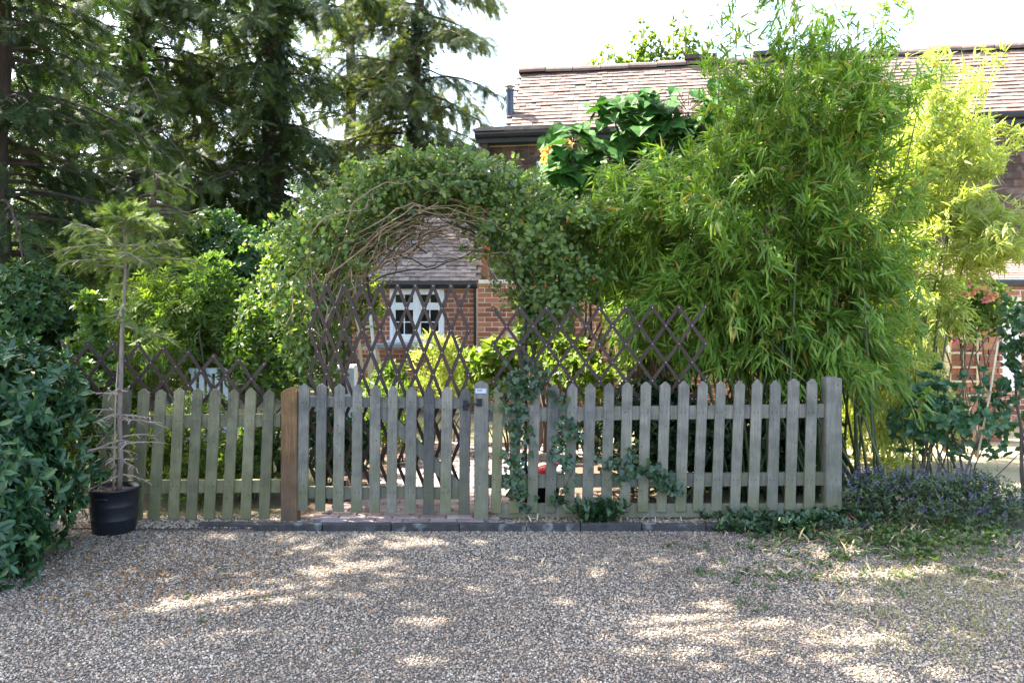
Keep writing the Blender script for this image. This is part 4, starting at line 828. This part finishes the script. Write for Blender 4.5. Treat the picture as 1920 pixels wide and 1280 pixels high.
# ------------------------------------------------------------------ shrubs behind the fence, left to right
gS = 'shrubs behind the fence'
def bush(px, py, Y, rx, ry, n, L, W, m, label, tmpl='oval', name='shrub', dy=None, **kw):
    kw.setdefault('lumpr', (.22, .46)); kw.setdefault('inner', .32)
    c = P(px, py, Y); s = Y/F; return shrub(name, label, 'shrub', c, (rx*s, dy or rx*s*.8, ry*s), n, L, W, tmpl, M[m], group=gS, base=(c.x, c.y, 0), **kw)
bush(50, 620, 7.8, 130, 140, 7000, .07, .5, 'l_dark', 'dark green rounded shrub at left edge above the glossy evergreen', lumps=20)
bush(165, 640, 7.2, 50, 110, 1500, .07, .5, 'l_shrub', 'narrow bright shrub between dark rounded shrub and potted tree', lumps=12)
bush(430, 500, 10.5, 130, 120, 5000, .09, .5, 'l_dark', 'dark ivy-like shrub below the middle conifer trunk', lumps=18)
bush(310, 650, 7.6, 120, 130, 1000, .22, .62, 'l_lime', 'young rowan with bright feathery leaflets beside the potted tree', tmpl='pinnate', name='rowan', k=4, lumps=12, lumpr=(.2, .4))
bush(415, 620, 7.6, 105, 160, 4200, .075, .32, 'l_shrub', 'upright willowy shrub behind the left trellis', lumps=14, up=.5)
bush(510, 670, 7.1, 90, 150, 4600, .065, .42, 'l_shrub', 'leafy sunlit shrub between left trellis and arch', lumps=14)
bush(548, 540, 7.4, 60, 130, 2400, .055, .55, 'l_lime', 'light lime-green shrub hugging left side of arch', lumps=12)
bush(350, 850, 6.75, 150, 125, 6000, .05, .45, 'l_lime', 'low leafy shrub seen between the left pickets', lumps=16)
bush(490, 870, 6.7, 70, 110, 2600, .055, .45, 'l_shrub', 'low dark shrub behind pickets beside the brown post', lumps=10)
bush(630, 850, 7.0, 90, 90, 3000, .06, .45, 'l_dark', 'dark leafy shrub behind hinge side of the gate', lumps=12)
bush(735, 790, 8.2, 70, 90, 1600, .10, .16, 'l_lime', 'clump of narrow bright leaves behind the gate', tmpl='lance', lumps=10)
bush(815, 705, 8.8, 60, 85, 1300, .12, .14, 'l_bamboo_sunlit', 'feathery pale bamboo-like clump under the white window', tmpl='lance', lumps=10, up=.4)
bush(945, 700, 8.6, 70, 70, 900, .11, .6, 'l_lime', 'lime-leaved sunlit plant beside the latch post', lumps=9)
bush(1080, 690, 8.4, 100, 90, 2000, .08, .5, 'l_lime', 'sunlit lime shrub behind the right trellis', lumps=10)
bush(1200, 830, 6.9, 180, 130, 9000, .06, .5, 'l_shade_thicket', 'added shrub behind right pickets, shade painted into its dark leaves', lumps=18)
bush(1430, 840, 7.3, 180, 130, 7000, .06, .5, 'l_shade_thicket', 'added undergrowth at the foot of the bamboo, shade painted into its leaves', lumps=16)
bush(1120, 500, 9.0, 110, 110, 3200, .09, .5, 'l_dark', 'dark shrub in the gap between rose arch and bamboo', lumps=14)
bush(1010, 410, 9.4, 70, 90, 1600, .08, .55, 'l_shrub', 'green shrub in front of tile-hung wall behind the arch', lumps=10)
bush(1790, 580, 8.9, 110, 70, 1800, .06, .55, 'l_shrub', 'rambling foliage on the lean-to porch front', lumps=12)
bush(640, 560, 9.5, 90, 120, 3000, .08, .5, 'l_lime', 'bright shrub behind left side of the arch', lumps=12)
bush(150, 800, 7.0, 130, 150, 4200, .065, .5, 'l_shrub', 'broad green shrub behind evergreen bush and left pickets', lumps=16)
bush(250, 560, 9.8, 120, 150, 4200, .08, .5, 'l_shrub', 'leafy shrub under the young feathery conifer', lumps=16)
bush(720, 730, 8.6, 60, 60, 1200, .06, .5, 'l_shrub', 'low leafy plant below the timber frame', lumps=10)
bush(870, 720, 9.4, 60, 70, 1400, .07, .4, 'l_lime', 'sunlit leafy plant at foot of brick wall near latch post', lumps=10)
bush(1020, 610, 8.8, 60, 90, 1700, .07, .5, 'l_shrub', 'leafy shrub behind the right foot of the arch', lumps=12)
bush(1250, 640, 8.6, 110, 110, 2600, .07, .5, 'l_dark', 'dark shrub between right trellis and bamboo', lumps=12)
# far hedge closing the view below the conifers
hp, ho, _ = blob(9000, P(330, 520, 27), (9.5, 1.5, 2.2), 40, lumpr=(.12, .3)); hg = thing('hedge', 'far dark hedge closing the view below the conifers', 'hedge', (P(330, 0, 27).x, 27, 0))
leaves('foliage', hp, unit(ho+rng.normal(0, .4, hp.shape)), unit(rng.normal(0, .5, hp.shape)+[0, -.4, .8]), .3, .2, 'oval', M['l_dark'], hg)
mb = MB()
for q in range(14): X = P(330, 0, 27).x - 8 + q*1.2; mb.tube([(X, 27, -.1), (X+.1, 27, 1.4), (X-.1, 27.1, 2.6)], [.1, .07, .03], 5)
mb.build('branches', M['bark_dark'], hg)

# ------------------------------------------------------------------ glossy evergreen bush and potted spruce, front left
ev = thing('evergreen_bush', 'glossy dark evergreen bush in the left foreground', 'bush', (-3.6, 4.9, 0))
pa_, oa, lca = [], [], []
for C, R, k in (((-3.70, 5.35, .62), (1.02, .75, .88), 1900), ((-3.45, 4.95, .42), (.78, .6, .70), 1500), ((-3.15, 4.55, .20), (.50, .40, .42), 700), ((-4.1, 4.7, .75), (.7, .6, .6), 500)):
    p, o, lc = blob(k, C, R, 16, .2); pa_.append(p); oa.append(o); lca.append(lc)
p = np.vstack(pa_); o = np.vstack(oa); kk = p[:, 2] > .02; p, o = p[kk], o[kk]
pp, D, Nn = whorl(p, o, 6, .85, -.05, .22); Ls = .082*rng.uniform(.55, 1.3, len(pp)); leaves('foliage', pp, D, Nn, Ls, Ls*.40, 'oval', M['l_choisya'], ev)
mb = MB()
for q in range(26): e = Vector(np.vstack(lca)[q*2]); mb.tube(curve_pts((-3.75+random.uniform(-.2, .2), 4.95+random.uniform(-.3, .3), -.02), e, 6, -.05, .03), [.014, .012, .01, .008, .006, .004], 5)
mb.build('branches', M['bark'], ev, smooth=True)

PYD = gy(1008); pc = P(214, 1008, PYD+.17); pc.z = 0
pot = thing('plant_pot', 'black ribbed plastic pot beside the evergreen bush', 'pot', pc)
R0 = 46*PYD/F; H = 78*PYD/F + .03
prof = [(.001, .004), (R0*.80, .004), (R0*.84, .015), (R0*.90, H*.30), (R0*.915, H*.31), (R0*.905, H*.33), (R0*.945, H*.60), (R0*.96, H*.615), (R0*.95, H*.64), (R0*.99, H*.95), (R0*1.03, H*.955), (R0*1.03, H), (R0*.97, H), (R0*.93, H*.8)]
MB().lathe(prof, pc, 40).build('body', M['pot'], pot, smooth=True)
mb = MB(); hx = [(pc.x + R0*1.0*math.sin(a), pc.y - R0*1.0*math.cos(a), H*.80 + .01*math.cos(a*6)) for a in np.linspace(-.28, .22, 8)]; mb.tube(hx, .008, 6); mb.build('handle', M['pot'], pot, smooth=True)
k = 24; v = [(pc.x, pc.y, H*.93)] + [(pc.x+R0*.94*math.cos(6.283*q/k), pc.y+R0*.94*math.sin(6.283*q/k), H*.9+random.uniform(-.01, .02)) for q in range(k)]
obj('soil', me_from('soil', v, [(0, 1+q, 1+(q+1) % k) for q in range(k)], M['soil']), pot)
sp = thing('spruce_sapling', 'thin bare-stemmed spruce growing in the black pot', 'tree', (pc.x, pc.y, H*.9))
YS = pc.y; tpx = [(223, 925), (226, 860), (224, 780), (227, 700), (229, 620), (233, 560), (235, 500), (234, 455), (230, 420), (222, 402)]
tp = [P(x_, y_, YS) for x_, y_ in tpx]; tp[0].z = H*.88
MB().tube(tp, [.021, .020, .0185, .016, .014, .012, .010, .008, .006, .003], 8).build('trunk', M['bark_sap'], sp, smooth=True)
MB().tube([tp[0]+Vector((-.035, -.01, 0)), P(214, 860, YS-.02), P(216, 760, YS-.02), P(221, 680, YS)], [.009, .008, .007, .004], 6).build('side_stem', M['bark_pale'], sp, smooth=True)
tw_, fp, fd, fl = MB(), [], [], []
def trunk_at(py):
    ys = [y_ for _, y_ in tpx][::-1]; xs = [x_ for x_, _ in tpx][::-1]; return P(float(np.interp(py, ys, xs)), py, YS)
def twig(a, d, ln, dead, depth=0, droop=.25):
    n_ = 6; pts = [a]; dd = Vector(d)
    for q in range(n_-1): dd = (dd + Vector((rng.normal(0, .08), rng.normal(0, .08), -droop*.25 + rng.normal(0, .05)))).normalized(); pts.append(pts[-1] + dd*(ln/(n_-1)))
    tw_.tube(pts, np.linspace(.0075 if depth == 0 else .0045, .0025, n_).tolist(), 4, False)
    if depth == 0:
        for q in range(1, n_):
            for _ in range(1 if dead else 2):
                s_ = random.choice((-1, 1)); side = Vector((-dd.y, dd.x, 0))*s_ + dd*.8 + Vector((0, 0, rng.normal(-.1, .3))); twig(pts[q], side.normalized(), ln*random.uniform(.15, .4), dead, 1, droop)
    if not dead:
        for q in range(n_):
            for _ in range(1): fp.append(pts[q]); fd.append(dd + Vector(rng.normal(0, .45, 3))); fl.append(random.uniform(.05, .10))
for py in (735, 772, 783, 815, 826, 838, 865, 888): 
    for _ in range(3):
        a = rng.uniform(0, 6.283); twig(trunk_at(py + random.uniform(-6, 6)), (math.cos(a), math.sin(a)*.7, rng.uniform(-.1, .3)), random.uniform(.15, .30), True)
for py, l_, dv in ((404, .10, .4), (418, .18, .25), (440, .28, .1), (462, .38, .0), (486, .42, -.1), (500, .34, -.2), (530, .3, -.2), (570, .24, -.35), (610, .26, -.5)):
    for q in range(4 if py < 490 else 1):
        a = q*1.57 + rng.uniform(-.3, .3) + py; twig(trunk_at(py), (math.cos(a), math.sin(a)*.7, dv+.15+rng.normal(0, .1)), l_*random.uniform(.75, 1.15), False, 0, .1)
tw_.build('twigs', M['bark_pale'], sp, 'stuff')
fp = np.array([tuple(q) for q in fp]); fd = np.array([tuple(q) for q in fd]); leaves('needles', fp, fd, unit(rng.normal(0, .5, fp.shape)+[0, 0, 1]), np.array(fl), np.array(fl)*1.3, 'spruce', M['l_spruce'], sp)

# ------------------------------------------------------------------ right-hand border
rs = shrub('rose_bush', 'rose bush with broad blue-green leaves at right edge', 'shrub', P(1830, 790, 6.3), (.58, .45, .52), 1300, .058, .72, 'oval', M['l_bush'], k=5, lumps=18, base=(P(1800, 0, 6.3).x, 6.3, 0), lumpr=(.14, .3))
shrub('rose_bush', 'tall blue-green leafy shrub cut by the right picture edge', 'shrub', P(1945, 640, 6.1), (.20, .4, .62), 1100, .062, .72, 'oval', M['l_bush'], k=5, lumps=10, base=(P(1930, 0, 6.1).x, 6.1, 0))
shrub('rose_bush', 'loose open rose with dark stems before the dry lawn', 'shrub', P(1740, 790, 6.5), (.34, .3, .42), 300, .058, .72, 'oval', M['l_bush'], k=5, lumps=12, base=(P(1760, 0, 6.4).x, 6.4, 0), lumpr=(.15, .3), nst=10)
pr = thing('pink_rose', 'pink and peach flowering rose climbing over the porch trellis', 'shrub', (P(1830, 0, 8.6).x, 8.6, 0))
p, o, lc = blob(300, P(1830, 590, 8.6), (.5, .3, .42), 10); pp, D, Nn = whorl(p, o, 4); leaves('foliage', pp, D, Nn, .06*rng.uniform(.7, 1.3, len(pp)), .04, 'oval', M['l_shrub'], pr)
mb = MB()
for q in range(6): mb.tube(curve_pts((P(1830, 0, 8.6).x, 8.6, 0), Vector(lc[q]), 6, 0, .05), [.014, .012, .01, .008, .006, .004], 5)
mb.build('branches', M['bark'], pr, smooth=True)
for q, (px, py) in enumerate([(1816, 532), (1788, 553), (1846, 563), (1800, 548), (1808, 551), (1822, 553), (1842, 538), (1852, 550), (1866, 553), (1790, 640), (1858, 560), (1830, 545)]):
    c = np.array(P(px, py, 8.22)); k = 26; d = rdir(k); r = rng.uniform(.2, 1, k); fpn = c + d*r[:, None]*.012
    leaves('bloom', fpn, unit(d + [0, -.4, .3]), rdir(k), .034, .034, 'oval', M['l_pink'] if q in (0, 1, 2, 9) else M['l_peach'], pr, None)
MB().tube([P(1832, 860, 6.1), P(1856, 740, 6.15), P(1872, 640, 6.2)], .008, 6).build('stake', M['cane'], None, smooth=True)
tag(bpy.data.objects['stake'], 'thin pale cane leaning among the rose leaves at right', 'cane')

cm = thing('catmint', 'low mound of grey-green catmint with violet flowers right of the fence', 'plant', (P(1760, 0, 5.85).x, 5.85, 0))
p, o, _ = blob(2600, (3.2, 5.95, .10), (.95, .42, .30), 24, .3, (.2, .4)); p = p[(p[:, 2] > .01)]; o = unit(rng.normal(0, .5, p.shape) + [0, -.2, .8])
pp, D, Nn = whorl(p, o, 5, .8, .1, .2); leaves('foliage', pp, D, Nn, .032*rng.uniform(.6, 1.3, len(pp)), .012, 'oval', M['l_mint'], cm)
q = 400; fi = rng.choice(len(p), q); base_ = p[fi] + [0, 0, .02]; n5 = 12; fo = unit(rng.normal(0, .45, (q, 3)) + [0, -.1, 1]); pp = np.repeat(base_, n5, 0) + np.repeat(fo, n5, 0)*np.tile(np.linspace(.01, .075, n5), q)[:, None]
leaves('flowers', pp, unit(rng.normal(0, 1, pp.shape)+[0, 0, .3]), rdir(len(pp)), .011, .009, 'oval', M['l_purple'], cm)

# weeds, grass and litter on the gravel
def low(name, label, cat, n, xy, k, L, W, tmpl, m, zmax=.05, up=.35, spread=.9, top=True):
    pts = xy(n); z = rng.uniform(.006, zmax, len(pts)); p = np.column_stack([pts, z]); o = unit(rng.normal(0, .3, p.shape) + [0, 0, 1]); pp, D, Nn = whorl(p, o, k, spread, up, .25)
    Ls = L*rng.uniform(.5, 1.4, len(pp)); ob = leaves(name, pp, D, Nn, Ls, Ls*W, tmpl, M[m]); return tag(ob, label, cat, kind='stuff')
def pxpts(cx, cyy, sx, sy):
    def f(n):
        x_ = rng.normal(cx, sx, n); y_ = np.clip(rng.normal(cyy, sy, n), 960, 1275); Y_ = F*CH/(y_-HZ); return np.column_stack([(x_-960)*Y_/F, Y_])
    return f
def clumps(nc, cx, cyy, sx, sy, r=.07):
    f0 = pxpts(cx, cyy, sx, sy)
    def f(n): c = f0(nc); return c[rng.integers(0, nc, n)] + rng.normal(0, r, (n, 2))
    return f
low('weeds', 'green weeds spreading on gravel below the catmint', 'weeds', 520, clumps(70, 1720, 1018, 140, 16), 5, .035, .55, 'oval', 'l_weed')
low('weeds', 'trailing ivy and weeds over kerb at right end of fence', 'weeds', 420, clumps(26, 1480, 992, 60, 8, .06), 5, .045, .6, 'ivy', 'l_ivy', .09)
low('weeds', 'sparse small weeds on the right side of the drive', 'weeds', 420, clumps(70, 1600, 1050, 160, 40, .05), 5, .022, .55, 'oval', 'l_weed', .02)
low('grass', 'thin dry grass growing through gravel at right', 'grass', 1500, clumps(150, 1800, 1120, 110, 70, .12), 4, .035, .05, 'lance', 'l_grass', .012, .9, .6)
low('leaf_litter', 'pale dead bamboo leaves lying around right fence end and kerb', 'litter', 520, pxpts(1600, 985, 110, 22), 2, .075, .15, 'lance', 'l_litter', .03, .05, 1.0)
low('leaf_litter', 'dead bamboo leaves scattered on the right side of the drive', 'litter', 900, pxpts(1640, 1050, 190, 60), 1, .06, .14, 'lance', 'l_litter', .012, .02, 1.0)
low('leaf_litter', 'brown leaf fragments along the left edge of drive near pot', 'litter', 2400, pxpts(240, 1060, 200, 55), 1, .022, .55, 'oval', 'l_tan', .014, .05, 1.0)
def kerb_line(n): return np.column_stack([rng.uniform(.0, 2.5, n), rng.uniform(5.70, 5.88, n)])
low('leaf_litter', 'dry leaves caught between kerb and right pickets', 'litter', 420, kerb_line, 1, .055, .17, 'lance', 'l_litter', .03, .05, 1.0)
low('weeds', 'leafy weed clump at fence base right of the latch post', 'weeds', 90, lambda n: np.column_stack([rng.normal(.62, .09, n), rng.normal(5.80, .04, n)]), 5, .075, .35, 'oval', 'l_ivy', .14, .6)
low('weeds', 'scattered tiny seedlings on the open gravel', 'weeds', 16, lambda n: pxpts(420, 1110, 180, 60)(n), 5, .02, .6, 'oval', 'l_weed', .015)

# ivy climbing the right pickets
iv = thing('ivy', 'dark ivy climbing the pickets just right of latch post', 'ivy', (P(975, 960, FY).x, FY-.04, 0)); ip_, isg = [], MB()
for pts, n_, s_ in (([(975, 690), (965, 760), (975, 830), (962, 890), (985, 950)], 210, 12), ([(1040, 730), (1060, 790), (1045, 850), (1075, 880), (1040, 950)], 95, 11), ([(1060, 800), (1085, 815)], 22, 10), ([(1010, 690), (980, 720), (970, 740)], 110, 20)):
    a = np.array(pts, float); t_ = rng.uniform(0, len(a)-1, n_); x_ = np.interp(t_, np.arange(len(a)), a[:, 0]) + rng.normal(0, s_, n_); y_ = np.interp(t_, np.arange(len(a)), a[:, 1]) + rng.normal(0, s_*.6, n_)
    yy = FY-.035-np.abs(rng.normal(0, .025, n_)); ip_.append(np.column_stack([(x_-960)*yy/F, yy, CH+(HZ-y_)*yy/F])); isg.tube([P(q_[0], q_[1], FY-.028) for q_ in pts], .005, 5)
iv2 = thing('ivy', 'trailing ivy strands at foot of the middle right pickets', 'ivy', (P(1220, 960, FY).x, FY-.04, 0)); jp, jsg = [], MB()
for pts, n_, s_ in (([(1140, 860), (1180, 885), (1215, 880), (1240, 900), (1270, 920)], 80, 10), ([(1215, 870), (1245, 890), (1260, 930)], 36, 10), ([(1190, 840), (1170, 900)], 30, 10)):
    a = np.array(pts, float); t_ = rng.uniform(0, len(a)-1, n_); x_ = np.interp(t_, np.arange(len(a)), a[:, 0]) + rng.normal(0, s_, n_); y_ = np.interp(t_, np.arange(len(a)), a[:, 1]) + rng.normal(0, s_*.6, n_)
    yy = FY-.035-np.abs(rng.normal(0, .025, n_)); jp.append(np.column_stack([(x_-960)*yy/F, yy, CH+(HZ-y_)*yy/F])); jsg.tube([P(q_[0], q_[1], FY-.028) for q_ in pts], .004, 5)
for t_, p_, g_ in ((iv, ip_, isg), (iv2, jp, jsg)):
    p_ = np.vstack(p_); n_ = len(p_); D = unit(rng.normal(0, .6, (n_, 3)) + [0, -.3, -.6]); leaves('foliage', p_, D, unit(rng.normal(0, .4, (n_, 3)) + [0, -1, .35]), rng.uniform(.028, .058, n_), rng.uniform(.028, .058, n_), 'ivy', M['l_ivy'], t_); g_.build('stems', M['bark'], t_, smooth=True)

# ------------------------------------------------------------------ things standing in the garden
ld = thing('timber_frame', 'leaning pale timber A-frame under the white window', 'frame', (P(715, 0, 9.2).x, 9.2, 0))
for (a, b, m_) in (((668, 590), (690, 790), 'cane'), ((694, 590), (716, 790), 'white_dull'), ((700, 640), (745, 790), 'cane')): MB().bar(P(*a, 9.2), P(*b, 9.15), .035, .02).build('leg', M[m_], ld)
for q in range(4): MB().bar(P(669+q*6, 612+q*40, 9.18), P(699+q*6, 612+q*40, 9.18), .03, .015).build('rung', M['cane'], ld)
bx = thing('white_crate', 'white slatted box standing behind hinge side of the gate', 'box', (P(645, 0, 7.6).x, 7.6, 0))
a, b = P(628, 0, 7.6).x, P(664, 0, 7.6).x
for q in range(9):
    z0_, z1_ = q*.115+.01, q*.115+.105; MB().box((a, 7.6, z0_), (b, 7.615, z1_)).build('slat', M['white_dull'], bx)
MB().box((a+.004, 7.617, 0), (b-.004, 7.8, 1.045)).build('body', M['white_dull'], bx)
ch = thing('garden_chair', 'pale blue-white garden chair half hidden behind left trellis', 'chair', (P(378, 0, 7.3).x, 7.3, 0)); cx = P(378, 0, 7.3).x
for q in range(5): MB().box((cx-.17+q*.075, 7.48, .45), (cx-.125+q*.075, 7.50, .98)).build('back_slat', M['white_dull'], ch)
MB().box((cx-.2, 7.475, .98), (cx+.2, 7.505, 1.03)).build('top_rail', M['white_dull'], ch)
MB().box((cx-.22, 7.06, .41), (cx+.22, 7.5, .44)).build('seat', M['white_dull'], ch)
for sx in (-.2, .17):
    for yy in (7.08, 7.45): MB().box((cx+sx, yy, 0), (cx+sx+.035, yy+.035, .41)).build('leg', M['white_dull'], ch)
    MB().box((cx+sx-.01, 7.06, .62), (cx+sx+.04, 7.48, .645)).build('armrest', M['white_dull'], ch)
bn = thing('potting_bench', 'grey slate-topped bench below the white window', 'bench', (P(780, 0, 12.6).x, 12.6, 0))
MB().box((P(688, 0, 12.6).x, 12.35, P(0, 652, 12.4).z), (P(868, 0, 12.6).x, 12.8, P(0, 645, 12.4).z)).build('top', M['slate'], bn)
for X in (P(694, 0, 12.6).x, P(855, 0, 12.6).x): MB().box((X, 12.4, 0), (X+.08, 12.48, P(0, 652, 12.4).z)).build('leg', M['cane'], bn)
tg = thing('garden_tub', 'black tub holding red and turquoise plastic behind the ivy-clad pickets', 'tub', (P(1010, 0, 6.6).x, 6.6, 0)); c = Vector((P(1010, 0, 6.6).x, 6.6, 0))
MB().lathe([(.001, .004), (.16, .004), (.20, .22), (.215, .23), (.20, .235), (.19, .2), (.15, .03)], c, 24).build('body', M['pot'], tg, smooth=True)
rd = thing('red_watering_can', 'red plastic can in the black tub behind pickets', 'can', (c.x+.04, c.y, .2)); MB().lathe([(.001, .2), (.07, .2), (.075, .30), (.06, .33), (.03, .34), (.025, .31)], (c.x+.06, c.y-.03, -.05), 16).build('body', M['red'], rd, smooth=True)
MB().tube([(c.x+.09, c.y-.05, .24), (c.x+.15, c.y-.06, .30), (c.x+.17, c.y-.06, .33)], [.016, .012, .01], 8).build('spout', M['red'], rd, smooth=True)
tu = thing('turquoise_trowel', 'turquoise plastic handle sticking out of the black tub', 'trowel', (c.x-.1, c.y, .2)); MB().tube([(c.x-.15, c.y-.08, .34), (c.x-.08, c.y-.06, .26), (c.x-.04, c.y-.03, .12)], [.014, .013, .01], 8).build('handle', M['turq'], tu, smooth=True)
